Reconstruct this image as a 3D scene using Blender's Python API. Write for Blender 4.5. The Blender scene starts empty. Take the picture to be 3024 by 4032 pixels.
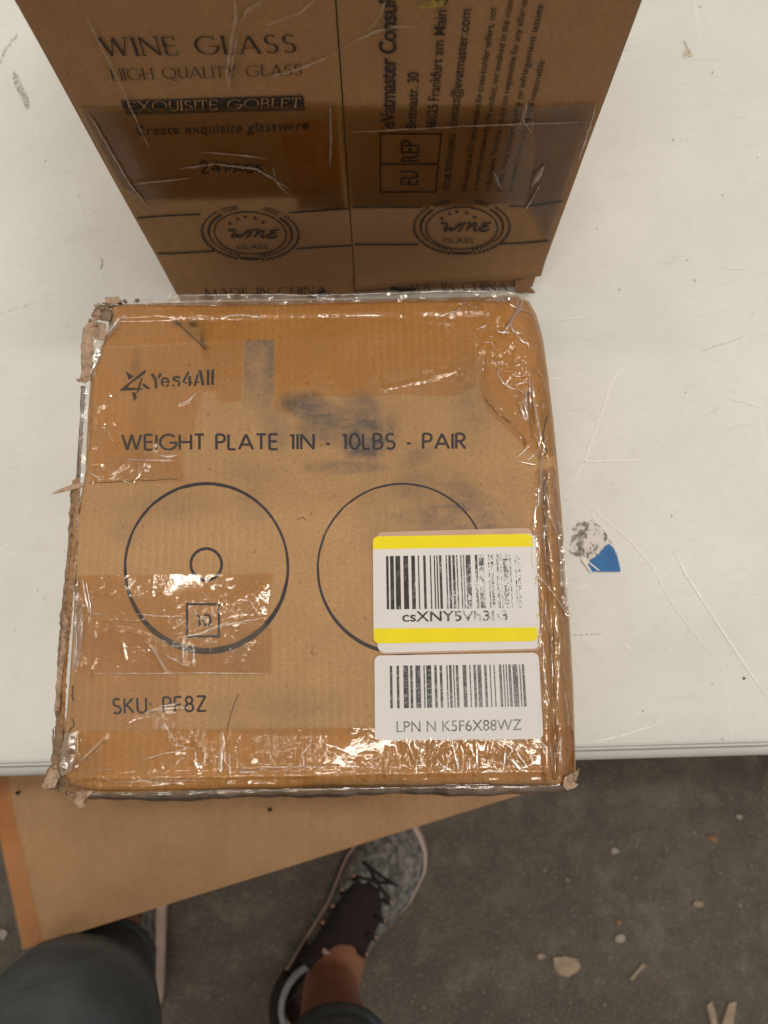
import bpy, bmesh, math, random
import numpy as np
from mathutils import Vector, Matrix
R = math.radians
sc = bpy.context.scene
COL = sc.collection

# ------------------------------------------------------------------ camera
ZC = 1.12                      # camera height above the floor
FPX = 2971.0                   # focal length in photograph pixels
PITCH, ROLL = R(12.7), R(1.6)
fwd = np.array([0, math.sin(PITCH), -math.cos(PITCH)])
r0 = np.array([1.0, 0, 0]); u0 = np.array([0, math.cos(PITCH), math.sin(PITCH)])
rv = r0*math.cos(ROLL) - u0*math.sin(ROLL)
uv = u0*math.cos(ROLL) + r0*math.sin(ROLL)
CAM = np.array([0, 0, ZC])
cd = bpy.data.cameras.new('camera'); cam = bpy.data.objects.new('camera', cd); COL.objects.link(cam)
M = Matrix(((rv[0], uv[0], -fwd[0], 0), (rv[1], uv[1], -fwd[1], 0), (rv[2], uv[2], -fwd[2], ZC), (0, 0, 0, 1)))
cam.matrix_world = M
cd.sensor_fit = 'VERTICAL'; cd.sensor_height = 36.0; cd.lens = FPX/4032*36.0
cd.clip_start = 0.01; cd.clip_end = 50
cd.dof.use_dof = True; cd.dof.focus_distance = 0.385; cd.dof.aperture_fstop = 9.0
sc.camera = cam
sc.render.resolution_x, sc.render.resolution_y = 768, 1024

# ------------------------------------------------------------------ light
w = bpy.data.worlds.new('World'); sc.world = w; w.use_nodes = True
bg = w.node_tree.nodes['Background']
bg.inputs[0].default_value = (1.0, 0.91, 0.81, 1); bg.inputs[1].default_value = 0.45
def tube_light(name, loc, sx, sy, power, rot=(0, 0, 0), col=(1.0, 0.94, 0.83)):
    l = bpy.data.lights.new(name, 'AREA'); l.shape = 'RECTANGLE'; l.size = sx; l.size_y = sy
    l.energy = power; l.color = col
    o = bpy.data.objects.new(name, l); COL.objects.link(o); o.location = loc; o.rotation_euler = rot
    return o
tube_light('ceiling_lamp', (1.42, 0.78, 6.0), 1.3, 0.25, 72)
tube_light('ceiling_lamp', (-1.50, -1.70, 6.0), 1.3, 0.25, 34)  # added lamp, lifts the table's left side without mirroring in the tape
tube_light('ceiling_lamp', (0.30, 4.20, 6.0), 2.6, 0.25, 68)
tube_light('ceiling_lamp', (0.40, -0.55, 6.0), 2.2, 0.22, 38)
tube_light('ceiling_lamp', (-1.35, 0.98, 6.0), 0.8, 0.14, 15)
sc.view_settings.view_transform = 'Standard'; sc.view_settings.look = 'None'
sc.view_settings.exposure = 0.0; sc.view_settings.gamma = 1.0
sc.cycles.use_denoising = True
sc.cycles.transparent_max_bounces = 40
sc.cycles.max_bounces = 8
sc.cycles.sample_clamp_indirect = 4.0

# ------------------------------------------------------------------ helpers
ZT, ZTAB, ZCAR = ZC-0.38, ZC-0.49, 0.40
def rays(px):
    px = np.asarray(px, float)
    a = (px[..., 0]-1512)/FPX; b = (2016-px[..., 1])/FPX
    return a[..., None]*rv + b[..., None]*uv + fwd
def at(px, z):
    d = rays(px); z = np.asarray(z, float)
    t = (z-ZC)/d[..., 2]
    return CAM + d*t[..., None]
def at_y(px, y):
    d = rays(px); t = np.asarray(y, float)/d[..., 1]
    return CAM + d*t[..., None]

def tag(o, label=None, cat=None, group=None, kind=None):
    if label: o['label'] = label
    if cat: o['category'] = cat
    if group: o['group'] = group
    if kind: o['kind'] = kind
    return o
def empty(name, loc, label, cat, group=None):
    o = bpy.data.objects.new(name, None); COL.objects.link(o); o.location = loc
    o.empty_display_size = 0.02
    tag(o, label, cat, group); return o
def wloc(o):
    v = Vector((0, 0, 0))
    while o is not None:
        v = v + o.location; o = o.parent
    return v
def mk(name, verts, faces, mat, parent=None, smooth=True, attrs=None, loc=None):
    v = np.asarray(verts, float).reshape(-1, 3)
    if parent is not None: v = v - np.array(wloc(parent))
    if loc is not None: v = v - np.array(loc)
    if attrs and 'wrinkle' in attrs:      # films face their outside
        wv_ = v + (np.array(wloc(parent)) if parent is not None else 0)
        f0 = [f for f in faces[::max(1, len(faces)//40)]]; sgn = 0
        for f in f0:
            a_, b_, c_ = wv_[f[0]], wv_[f[1]], wv_[f[2]]; nn_ = np.cross(b_-a_, c_-a_); L_ = np.linalg.norm(nn_)
            if L_ > 0: sgn += np.sign(nn_ @ (CAM-a_))
        if sgn < 0: faces = [tuple(reversed(list(f))) for f in faces]
    me = bpy.data.meshes.new(name)
    me.from_pydata(v.tolist(), [], [list(map(int, f)) for f in faces]); me.update()
    if smooth: me.polygons.foreach_set('use_smooth', [True]*len(me.polygons))
    for k, a in (attrs or {}).items():
        at_ = me.attributes.new(k, 'FLOAT', 'POINT'); at_.data.foreach_set('value', np.asarray(a, np.float32))
    for m in (mat if isinstance(mat, (list, tuple)) else [mat]): me.materials.append(m)
    o = bpy.data.objects.new(name, me); COL.objects.link(o)
    if parent is not None: o.parent = parent
    if loc is not None: o.location = loc
    return o


def sines(seed, n, lmin, lmax):
    g = np.random.default_rng(seed)
    lam = np.exp(g.uniform(math.log(lmin), math.log(lmax), n)); th = g.uniform(0, 2*math.pi, n)
    return (2*math.pi/lam*np.cos(th), 2*math.pi/lam*np.sin(th), g.uniform(0, 6.28, n), lam/lmax)
def wav(S, x, y):
    kx, ky, ph, a = S
    return (np.sin(np.asarray(x)[..., None]*kx+np.asarray(y)[..., None]*ky+ph)*a).sum(-1)/math.sqrt(len(kx))
def segdist(px, py, pts, closed=False):
    pts = np.asarray(pts, float); n = len(pts); best = np.full(np.shape(px), 1e9)
    for i in range(n if closed else n-1):
        a = pts[i]; b = pts[(i+1) % n]; d = b-a; L = max((d*d).sum(), 1e-9)
        t = np.clip(((px-a[0])*d[0]+(py-a[1])*d[1])/L, 0, 1)
        best = np.minimum(best, np.hypot(px-a[0]-t*d[0], py-a[1]-t*d[1]))
    return best

# a sheet: polygon cut into a fine grid (numbers in photograph pixels, mapped afterwards onto the real surface)
def cut_sheet(poly, step, jag=0, seed=1):
    g = random.Random(seed)
    P = [tuple(p) for p in poly]
    if jag:
        Q = []
        for i in range(len(P)):
            a = P[i]; b = P[(i+1) % len(P)]; L = math.hypot(b[0]-a[0], b[1]-a[1]); k = max(1, int(L/14))
            for j in range(k):
                t = j/k; s = 0 if j == 0 else g.uniform(-jag, jag)
                nx, ny = -(b[1]-a[1])/max(L, 1), (b[0]-a[0])/max(L, 1)
                Q.append((a[0]+(b[0]-a[0])*t+nx*s, a[1]+(b[1]-a[1])*t+ny*s))
        P = Q
    bm = bmesh.new()
    bm.faces.new([bm.verts.new((p[0], p[1], 0)) for p in P])
    bm.normal_update(); bmesh.ops.triangulate(bm, faces=bm.faces[:])
    if step:
        xs = [p[0] for p in P]; ys = [p[1] for p in P]
        for ax, lo, hi in ((0, min(xs), max(xs)), (1, min(ys), max(ys))):
            x = math.floor(lo/step)*step+step*0.37
            while x < hi:
                if x > lo:
                    co = (x, 0, 0) if ax == 0 else (0, x, 0); no = (1, 0, 0) if ax == 0 else (0, 1, 0)
                    fs = [f for f in bm.faces if min(v.co[ax] for v in f.verts) < x < max(v.co[ax] for v in f.verts)]
                    if fs:
                        ge = set(fs)
                        for f in fs: ge.update(f.edges); ge.update(f.verts)
                        bmesh.ops.bisect_plane(bm, geom=list(ge), plane_co=co, plane_no=no, dist=1e-4)
                x += step
    bm.verts.index_update()
    v = np.array([v.co[:] for v in bm.verts]); f = [[q.index for q in fc.verts] for fc in bm.faces]
    bm.free(); return v[:, :2], f

# ------------------------------------------------------------------ materials
def newmat(name):
    m = bpy.data.materials.new(name); m.use_nodes = True
    nt = m.node_tree; p = nt.nodes['Principled BSDF']
    return m, nt, p
def N(nt, t, **kw):
    n = nt.nodes.new(t)
    for k, v in kw.items():
        if k.startswith('_'): setattr(n, k[1:], v)
        else: n.inputs[k.replace('__', ' ')].default_value = v
    return n
def mixc(nt, fac, a, b, blend='MIX'):
    n = nt.nodes.new('ShaderNodeMix'); n.data_type = 'RGBA'; n.blend_type = blend
    for s, v in ((n.inputs[0], fac), (n.inputs[6], a), (n.inputs[7], b)):
        if isinstance(v, bpy.types.NodeSocket): nt.links.new(v, s)
        elif hasattr(v, '__len__'): s.default_value = (*v[:3], 1)
        else: s.default_value = v
    return n.outputs[2]
def maprange(nt, src, a, b, c=0.0, d=1.0):
    n = nt.nodes.new('ShaderNodeMapRange'); nt.links.new(src, n.inputs[0])
    for i, v in enumerate((a, b, c, d)): n.inputs[i+1].default_value = v
    return n.outputs[0]
def math_(nt, op, a, b=0.0):
    n = nt.nodes.new('ShaderNodeMath'); n.operation = op
    for s, v in ((n.inputs[0], a), (n.inputs[1], b)):
        if isinstance(v, bpy.types.NodeSocket): nt.links.new(v, s)
        else: s.default_value = v
    return n.outputs[0]
def coord(nt, scale=(1, 1, 1), rot=(0, 0, 0)):
    c = nt.nodes.new('ShaderNodeTexCoord'); m = nt.nodes.new('ShaderNodeMapping')
    m.inputs['Scale'].default_value = scale; m.inputs['Rotation'].default_value = rot
    nt.links.new(c.outputs['Object'], m.inputs[0]); return m.outputs[0]
def noise(nt, co, scale, detail=3, rough=0.55, dist=0.0):
    n = nt.nodes.new('ShaderNodeTexNoise'); nt.links.new(co, n.inputs['Vector'])
    n.inputs['Scale'].default_value = scale; n.inputs['Detail'].default_value = detail
    n.inputs['Roughness'].default_value = rough; n.inputs['Distortion'].default_value = dist
    return n.outputs['Fac']
def bump(nt, h, strength, dist, normal=None):
    b = nt.nodes.new('ShaderNodeBump'); nt.links.new(h, b.inputs['Height'])
    b.inputs['Distance'].default_value = dist
    if isinstance(strength, bpy.types.NodeSocket): nt.links.new(strength, b.inputs['Strength'])
    else: b.inputs['Strength'].default_value = strength
    if normal: nt.links.new(normal, b.inputs['Normal'])
    return b.outputs[0]
def attr(nt, name):
    n = nt.nodes.new('ShaderNodeAttribute'); n.attribute_name = name; return n.outputs['Fac']

def cardboard(name, base, dirt=False, ribs=230, rough=0.75, ribamp=0.06, dark=(0.155, 0.122, 0.10), axis='X'):
    m, nt, p = newmat(name)
    co = coord(nt)
    n1 = noise(nt, co, 28, 4); n2 = noise(nt, co, 700, 3, 0.7)
    n4 = noise(nt, co, 160, 2, 0.6)
    c = mixc(nt, maprange(nt, n1, 0.3, 0.7), [x*0.9 for x in base], [min(1, x*1.09) for x in base])
    c = mixc(nt, maprange(nt, n2, 0.25, 0.75), c, mixc(nt, 1.0, c, (0.72, 0.68, 0.64), 'MULTIPLY'))
    c = mixc(nt, maprange(nt, n4, 0.42, 0.7, 0, 0.35), c, [x*0.78 for x in base])
    wv = nt.nodes.new('ShaderNodeTexWave'); wv.bands_direction = axis
    nt.links.new(co, wv.inputs['Vector'])
    wv.inputs['Scale'].default_value = ribs/6.283; wv.inputs['Distortion'].default_value = 0.6
    wv.inputs['Detail'].default_value = 1
    rib = math_(nt, 'MULTIPLY', wv.outputs['Fac'], maprange(nt, noise(nt, co, 14, 2), 0.35, 0.6))
    c = mixc(nt, math_(nt, 'MULTIPLY', rib, ribamp*2.5), c, [x*0.72 for x in base])
    # scattered dark fibres and specks
    sp = noise(nt, coord(nt, (1, 0.6, 1)), 420, 2, 0.5)
    c = mixc(nt, maprange(nt, sp, 0.68, 0.74, 0, 0.5), c, [x*0.35 for x in base])
    if dirt:
        d = attr(nt, 'dirt')
        dn = math_(nt, 'MULTIPLY', d, maprange(nt, noise(nt, co, 60, 5, 0.7), 0.30, 0.60, 0.35, 1.35))
        dn = math_(nt, 'MULTIPLY', dn, maprange(nt, noise(nt, co, 500, 3, 0.7), 0.3, 0.6, 0.65, 1.0))
        stn = noise(nt, coord(nt, (45, 210, 60), (0, 0, 0.35)), 1.0, 4, 0.7)
        dn = math_(nt, 'MULTIPLY', dn, maprange(nt, stn, 0.36, 0.60, 0.70, 1.10))
        c = mixc(nt, dn, c, dark)
        c = mixc(nt, attr(nt, 'black'), c, (0.03, 0.03, 0.04))
    nt.links.new(c, p.inputs['Base Color']); p.inputs['Roughness'].default_value = rough
    p.inputs['Specular IOR Level'].default_value = 0.25
    b1 = bump(nt, n2, 0.35, 0.0004); b2 = bump(nt, rib, 0.5, 0.0006, b1)
    nt.links.new(b2, p.inputs['Normal'])
    return m

def film(name, tint, white=0.0, gloss=0.09, bscale=330, bstr=0.6, rough=0.07, streak=None, milky=0.0):
    """sticky tape: lets the board show through with its tint, and mirrors the lamps on its wrinkles"""
    m = bpy.data.materials.new(name); m.use_nodes = True; nt = m.node_tree
    nt.nodes.remove(nt.nodes['Principled BSDF']); out = nt.nodes['Material Output']
    co = coord(nt, streak or (1, 1, 1))
    wr = attr(nt, 'wrinkle')
    n1 = noise(nt, co, bscale, 3, 0.6, 0.6); n2 = noise(nt, coord(nt), bscale*0.28, 2, 0.5, 1.2)
    vo = nt.nodes.new('ShaderNodeTexVoronoi'); nt.links.new(coord(nt, (1, 1, 1), (0, 0, 0.4)), vo.inputs['Vector'])
    vo.inputs['Scale'].default_value = bscale*0.5; vo.inputs['Randomness'].default_value = 1
    ls = noise(nt, coord(nt, (1.0, 0.22, 1), (0, 0, 0.15)), bscale*0.55, 2, 0.5, 0.8)
    h = math_(nt, 'ADD', math_(nt, 'MULTIPLY', n1, 0.35), math_(nt, 'ADD', math_(nt, 'MULTIPLY', vo.outputs['Distance'], 0.3), math_(nt, 'MULTIPLY', ls, 0.9)))
    patch = maprange(nt, noise(nt, coord(nt), 70, 3, 0.6), 0.44, 0.58, 0.12, 1.0)
    ws_ = math_(nt, 'MULTIPLY', math_(nt, 'MULTIPLY', wr, bstr), patch)
    b1 = bump(nt, n2, ws_, 0.0035)
    b2 = bump(nt, h, ws_, 0.0020, b1)
    tr = nt.nodes.new('ShaderNodeBsdfTransparent')
    tn = mixc(nt, maprange(nt, noise(nt, coord(nt), 35, 3), 0.35, 0.65), tint, [1-(1-x)*0.72 for x in tint])
    nt.links.new(tn, tr.inputs[0])
    gl = nt.nodes.new('ShaderNodeBsdfGlossy'); gl.inputs['Roughness'].default_value = rough
    gl.inputs[0].default_value = (1, 0.98, 0.95, 1)
    nt.links.new(b2, gl.inputs['Normal'])
    fr = nt.nodes.new('ShaderNodeFresnel'); fr.inputs['IOR'].default_value = 1.5; nt.links.new(b2, fr.inputs['Normal'])
    f = math_(nt, 'ADD', fr.outputs[0], gloss)
    df = nt.nodes.new('ShaderNodeBsdfDiffuse'); df.inputs[0].default_value = (0.75, 0.7, 0.66, 1)
    mx0 = nt.nodes.new('ShaderNodeMixShader')
    mf = maprange(nt, noise(nt, coord(nt), 90, 4, 0.65), 0.4, 0.7, milky, white+milky)
    nt.links.new(mf, mx0.inputs[0]); nt.links.new(tr.outputs[0], mx0.inputs[1]); nt.links.new(df.outputs[0], mx0.inputs[2])
    mx = nt.nodes.new('ShaderNodeMixShader'); nt.links.new(f, mx.inputs[0])
    nt.links.new(mx0.outputs[0], mx.inputs[1]); nt.links.new(gl.outputs[0], mx.inputs[2])
    nt.links.new(mx.outputs[0], out.inputs[0])
    return m

def plain(name, col, rough=0.6, var=0.12, nscale=60, spec=0.4, bstr=0.2, bdist=0.0005, bscale=400, metal=0.0, amp2=None):
    m, nt, p = newmat(name)
    co = coord(nt); n1 = noise(nt, co, nscale, 4)
    c = mixc(nt, maprange(nt, n1, 0.3, 0.7), [x*(1-var) for x in col], [min(1, x*(1+var)) for x in col])
    nt.links.new(c, p.inputs['Base Color']); p.inputs['Roughness'].default_value = rough
    p.inputs['Specular IOR Level'].default_value = spec; p.inputs['Metallic'].default_value = metal
    nt.links.new(bump(nt, noise(nt, co, bscale, 3), bstr, bdist), p.inputs['Normal'])
    return m
def ink(name, col, wear=0.35, rough=0.5, scale=260):
    m = bpy.data.materials.new(name); m.use_nodes = True; nt = m.node_tree; p = nt.nodes['Principled BSDF']
    out = nt.nodes['Material Output']
    co = coord(nt)
    p.inputs['Base Color'].default_value = (*col, 1); p.inputs['Roughness'].default_value = rough
    tr = nt.nodes.new('ShaderNodeBsdfTransparent'); mx = nt.nodes.new('ShaderNodeMixShader')
    f = maprange(nt, noise(nt, co, scale, 4, 0.7), *((0.47, 0.58, 0.0, 0.9) if wear >= 0.9 else (0.5-wear*0.6, 0.55, 1.0-wear, 1.0)))
    nt.links.new(f, mx.inputs[0]); nt.links.new(tr.outputs[0], mx.inputs[1]); nt.links.new(p.outputs[0], mx.inputs[2])
    nt.links.new(mx.outputs[0], out.inputs[0])
    return m

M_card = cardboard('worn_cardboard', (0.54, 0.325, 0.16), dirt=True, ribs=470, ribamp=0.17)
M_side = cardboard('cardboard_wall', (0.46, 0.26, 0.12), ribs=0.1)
M_tall = cardboard('plain_cardboard', (0.375, 0.215, 0.103), ribs=160, ribamp=0.05, axis='X')
M_carton = cardboard('smooth_cardboard', (0.52, 0.305, 0.155), ribs=150, ribamp=0.05, rough=0.6)
M_pulp = plain('torn_paper_pulp', (0.47, 0.33, 0.235), 0.9, 0.3, 220, 0.1, 0.9, 0.0015, 500)
M_pulp2 = plain('dark_paper_pulp', (0.30, 0.20, 0.13), 0.9, 0.35, 260, 0.1, 0.9, 0.0015, 500)
M_rim = plain('grey_scuffed_board', (0.21, 0.155, 0.11), 0.8, 0.4, 120, 0.2, 0.6, 0.001, 300)
M_dark = plain('dark_gap', (0.02, 0.014, 0.01), 0.9)
M_ink = ink('black_print', (0.03, 0.022, 0.03), 0.2, 0.6)
M_inkt = ink('faded_dark_print', (0.02, 0.014, 0.010), 0.22, 0.7)
M_inkb = ink('faint_dark_print', (0.03, 0.02, 0.012), 0.38, 0.7)
T_orange = film('yellowed_packing_tape', (1.0, 0.90, 0.66), 0.02, gloss=0.02, bscale=420, bstr=0.75)
T_amber = film('amber_packing_tape', (1.0, 0.92, 0.74), 0.02, gloss=0.02, bscale=420, bstr=0.7)
T_clear = film('clear_packing_tape', (1.0, 0.96, 0.88), 0.03, gloss=0.02, bscale=380, bstr=0.8)
T_side = film('creased_side_tape', (0.97, 0.90, 0.74), 0.04, gloss=0.03, bscale=260, bstr=0.9, streak=(1.6, 0.35, 1))
T_lab = film('clear_label_film', (1.0, 0.995, 0.985), 0.0, gloss=-0.012, bscale=700, bstr=0.6, rough=0.1)
T_loose = film('loose_clear_film', (0.93, 0.89, 0.84), 0.22, gloss=0.04, bscale=240, bstr=0.8, milky=0.05)
T_crease = film('folded_clear_film', (0.98, 0.94, 0.88), 0.16, gloss=0.22, bscale=300, bstr=0.5, rough=0.16, milky=0.02)
T_tall = film('brown_packing_tape', (1.0, 0.88, 0.55), 0.02, gloss=0.0, bscale=200, bstr=0.25, rough=0.2)
T_tallc = film('dull_clear_tape', (0.98, 0.985, 0.99), 0.02, gloss=-0.03, bscale=200, bstr=0.2, rough=0.25, milky=0.0)
T_tcrease = film('pale_film_crease', (0.95, 0.93, 0.9), 0.25, gloss=0.03, bscale=200, bstr=0.1, rough=0.3, milky=0.04)

# ------------------------------------------------------------------ floor
m, nt, p = newmat('stained_concrete')
co = coord(nt)
a1 = noise(nt, co, 3.5, 6, 0.6); a2 = noise(nt, co, 40, 5, 0.65); a3 = noise(nt, co, 260, 3, 0.6)
c = mixc(nt, maprange(nt, a1, 0.3, 0.7), (0.046, 0.036, 0.027), (0.128, 0.104, 0.080))
c = mixc(nt, maprange(nt, a2, 0.42, 0.66, 0, 0.75), c, (0.060, 0.050, 0.040))
c = mixc(nt, maprange(nt, noise(nt, co, 22, 6, 0.75), 0.52, 0.66, 0, 0.55), c, (0.165, 0.138, 0.108))
c = mixc(nt, maprange(nt, noise(nt, co, 11, 5, 0.7), 0.56, 0.7, 0, 0.5), c, (0.13, 0.125, 0.085))
c = mixc(nt, maprange(nt, a3, 0.56, 0.70, 0, 0.7), c, (0.24, 0.20, 0.16))
c = mixc(nt, maprange(nt, noise(nt, co, 75, 3, 0.5), 0.70, 0.76, 0, 0.8), c, (0.32, 0.24, 0.18))
nt.links.new(c, p.inputs['Base Color']); p.inputs['Roughness'].default_value = 0.7
nt.links.new(bump(nt, a2, 0.4, 0.003), p.inputs['Normal'])
M_floor = m
fl = mk('floor', [(-4, -4, 0), (4, -4, 0), (4, 4, 0), (-4, 4, 0)], [(0, 1, 2, 3)], M_floor, smooth=False)
tag(fl, kind='structure')

# ------------------------------------------------------------------ table
m, nt, p = newmat('white_table_plastic')
co = coord(nt)
b0 = (0.735, 0.735, 0.705)
c = mixc(nt, maprange(nt, noise(nt, co, 7, 6, 0.65), 0.35, 0.65), [x*0.93 for x in b0], [x*1.03 for x in b0])
c = mixc(nt, maprange(nt, noise(nt, coord(nt, (1, 1.6, 1), (0, 0, 0.5)), 130, 4, 0.65), 0.52, 0.75, 0, 0.34), c, (0.60, 0.58, 0.53))
c = mixc(nt, maprange(nt, noise(nt, coord(nt, (0.4, 1.8, 1), (0, 0, 0.9)), 60, 5, 0.7), 0.60, 0.72, 0, 0.26), c, (0.50, 0.48, 0.45))
c = mixc(nt, maprange(nt, noise(nt, co, 210, 2, 0.5), 0.74, 0.79, 0, 0.7), c, (0.30, 0.27, 0.24))
c = mixc(nt, maprange(nt, noise(nt, coord(nt, (3, .15, 1), (0, 0, 1.2)), 30, 4, 0.6), 0.66, 0.72, 0, 0.3), c, (0.84, 0.82, 0.78))
nt.links.new(c, p.inputs['Base Color'])
nt.links.new(maprange(nt, noise(nt, co, 12, 3), 0.3, 0.7, 0.42, 0.6), p.inputs['Roughness'])
p.inputs['Specular IOR Level'].default_value = 0.3
nt.links.new(bump(nt, noise(nt, co, 320, 3), 0.18, 0.0006), p.inputs['Normal'])
M_table = m
ye = float(at((1512, 3022), ZTAB)[1])          # outer front edge of the table
tb = empty('worktable', (0, ye+0.38, 0), 'scratched white plastic worktable that the two cardboard boxes stand on', 'table')
# profile across the front edge (y offset inward from edge, z)
gpx = float(at((1512, 2966), ZTAB)[1]) - ye
prof = [(0.006, -0.030), (0.001, -0.020), (0.0, -0.011), (0.0015, -0.006), (0.005, -0.0022), (0.009, -0.0006), (gpx-0.0022, 0.0),
        (gpx-0.0012, -0.0004), (gpx-0.0005, -0.0010), (gpx+0.0007, -0.0010), (gpx+0.0014, -0.0003), (gpx+0.003, 0.0004), (gpx+0.02, 0.0004), (0.20, 0.0002),
        (0.40, 0.0003), (0.58, 0.0002), (0.74, 0.0004), (0.757, 0.0), (0.76, -0.006), (0.757, -0.03)]
xs = np.linspace(-0.95, 0.95, 39); v = []; f = []
for x in xs:
    for (dy, dz) in prof: v.append((x, ye+dy, ZTAB+dz))
k = len(prof)
for i in range(len(xs)-1):
    for j in range(k-1): f.append((i*k+j, i*k+k+j, i*k+k+j+1, i*k+j+1))
    f.append((i*k+k-1, i*k+2*k-1, i*k+k, i*k))
f.append(tuple(range(k))); f.append(tuple(reversed(range((len(xs)-1)*k, len(xs)*k))))
mk('tabletop', v, f, M_table, tb, smooth=True)
M_leg = plain('grey_steel', (0.35, 0.35, 0.36), 0.35, 0.05, metal=0.7)
def tube_mesh(path, rad, n=10, cap=True):
    path = [np.asarray(p_, float) for p_ in path]
    V = []; F = []
    for i, q in enumerate(path):
        t = path[min(i+1, len(path)-1)]-path[max(i-1, 0)]; t = t/np.linalg.norm(t)
        s = np.cross(t, (0, 0, 1.0)); s = s/np.linalg.norm(s) if np.linalg.norm(s) > 1e-3 else np.array([1.0, 0, 0])
        b = np.cross(s, t); r_ = rad[i] if hasattr(rad, '__len__') else rad
        for j in range(n):
            a = 2*math.pi*j/n; V.append(q+r_*(math.cos(a)*s+math.sin(a)*b))
    for i in range(len(path)-1):
        for j in range(n): F.append((i*n+j, i*n+(j+1) % n, (i+1)*n+(j+1) % n, (i+1)*n+j))
    if cap: F.append(tuple(reversed(range(n)))); F.append(tuple(range((len(path)-1)*n, len(path)*n)))
    return V, F
def join(parts):
    V = []; F = []
    for v_, f_ in parts:
        o = len(V); V += [tuple(q) for q in v_]; F += [tuple(i+o for i in fc) for fc in f_]
    return V, F
for sx in (-0.85, 0.85):
    for yy in (ye+0.62,):
        V, F = join([tube_mesh([(sx, ye+0.14, 0.0), (sx, ye+0.14, ZTAB-0.03)], 0.013),
                     tube_mesh([(sx, ye+0.62, 0.0), (sx, ye+0.62, ZTAB-0.03)], 0.013),
                     tube_mesh([(sx, ye+0.14, 0.18), (sx, ye+0.62, 0.18)], 0.010)])
        mk('leg_frame', V, F, M_leg, tb)

# surface ribbons / patches lying on the table (z lift in metres)
def ribbon(pts, wd, z=0.0, steps=True):
    pts = np.asarray(pts, float); n = len(pts); wd = np.broadcast_to(np.asarray(wd, float), (n,))
    tg = np.zeros_like(pts); tg[1:-1] = pts[2:]-pts[:-2]; tg[0] = pts[1]-pts[0]; tg[-1] = pts[-1]-pts[-2]
    tg /= np.maximum(np.linalg.norm(tg, axis=1), 1e-9)[:, None]; nn = np.stack([-tg[:, 1], tg[:, 0]], 1)
    V = np.concatenate([pts+nn*wd[:, None]/2, pts-nn*wd[:, None]/2])
    F = [(i, i+1, n+i+1, n+i) for i in range(n-1)]
    return V, F
def densify(pts, d=20):
    out = []
    for a, b in zip(pts[:-1], pts[1:]):
        k = max(1, int(math.dist(a, b)/d))
        for j in range(k): out.append((a[0]+(b[0]-a[0])*j/k, a[1]+(b[1]-a[1])*j/k))
    out.append(pts[-1]); return out
def wob(pts, amp, seed):
    g = np.random.default_rng(seed); q = np.asarray(densify(pts, 16), float)
    q[1:-1] += g.normal(0, amp, (len(q)-2, 2)); return q
M_scr = ink('pale_scratch', (0.90, 0.88, 0.84), 0.5, 0.5, 300)
M_scd = ink('dark_scuff', (0.36, 0.33, 0.30), 1.0, 0.6, 700)
def mark(name, pts, wd, mat, seed=0, amp=0.8):
    q = wob(pts, amp, seed); n = len(q)
    ww = np.full(n, wd, float)*np.clip(np.sin(np.linspace(0.12, math.pi-0.12, n))*1.8, 0.3, 1)
    V, F = ribbon(q, ww)
    return mk(name, at(V, ZTAB+0.0009), F, mat, tb)
g6 = random.Random(23)
for i in range(12):
    x0, y0 = g6.choice(((g6.uniform(2350, 3000), g6.uniform(100, 2850)), (g6.uniform(10, 330), g6.uniform(500, 2900)))); a_ = g6.uniform(0, 3.14); l_ = g6.uniform(40, 260)
    mark('faint_scratch', [(x0, y0), (x0+math.cos(a_)*l_/2+g6.uniform(-10, 10), y0+math.sin(a_)*l_/2), (x0+math.cos(a_)*l_, y0+math.sin(a_)*l_)], g6.uniform(1.5, 3.0), g6.choice((M_scr, M_scr, M_scd)), 200+i, 1.2)
SCR = [([(2285, 1818), (2400, 1814), (2535, 1812)], 5), ([(2645, 2155), (2700, 2260), (2790, 2400), (2900, 2570), (3024, 2750)], 6.5),
       ([(2240, 1935), (2300, 1970), (2340, 2010), (2480, 2130), (2560, 2220), (2640, 2370), (2760, 2530), (2820, 2600)], 3),
       ([(2475, 1420), (2410, 1500), (2350, 1680), (2300, 1820), (2240, 1920)], 5), ([(2458, 2541), (2500, 2563)], 7), ([(2605, 2545), (2650, 2565)], 6),
       ([(2340, 2920), (2450, 2895), (2510, 2875), (2570, 2860), (2612, 2825)], 6), ([(2163, 1495), (2215, 1489)], 5),
       ([(2330, 2010), (2342, 2052)], 4), ([(2240, 2330), (2340, 2290)], 3), ([(2570, 2545), (2600, 2560)], 4), ([(2595, 2815), (2580, 2850)], 4)]
for i, (q, wd) in enumerate(SCR): mark('scratch', q, wd, M_scr, i)
for i, (q, wd) in enumerate([([(50, 280), (95, 380), (110, 430)], 26), ([(0, 250), (20, 190), (70, 130)], 10), ([(392, 1010), (402, 1030), (395, 1065)], 7), ([(405, 1080), (415, 1110)], 5),
                             ([(2690, 150), (2705, 195), (2715, 215)], 8), ([(370, 830), (390, 832)], 6), ([(575, 1000), (582, 1010)], 6), ([(2820, 368), (2846, 366)], 4), ([(2250, 2500), (2370, 2494)], 4)]):
    mark('scuff', q, wd, M_scd, i+30, 2.0)
def tpatch(name, poly, mat, lift, jag=0, seed=1, step=18, parent=tb):
    vv, ff = cut_sheet(poly, step, jag, seed); return mk(name, at(vv, ZTAB+lift), ff, mat, parent, attrs={'wrinkle': np.full(len(vv), .5)})
M_tan = ink('tan_stain', (0.66, 0.55, 0.42), 1.0, 0.6, 300)
tpatch('tan_stain', [(2695, 195), (2715, 190), (2732, 205), (2725, 225), (2700, 232), (2688, 215)], M_tan, 0.0008, 4)
M_spk = ink('black_speck', (0.08, 0.07, 0.06), 0.2)
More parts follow.
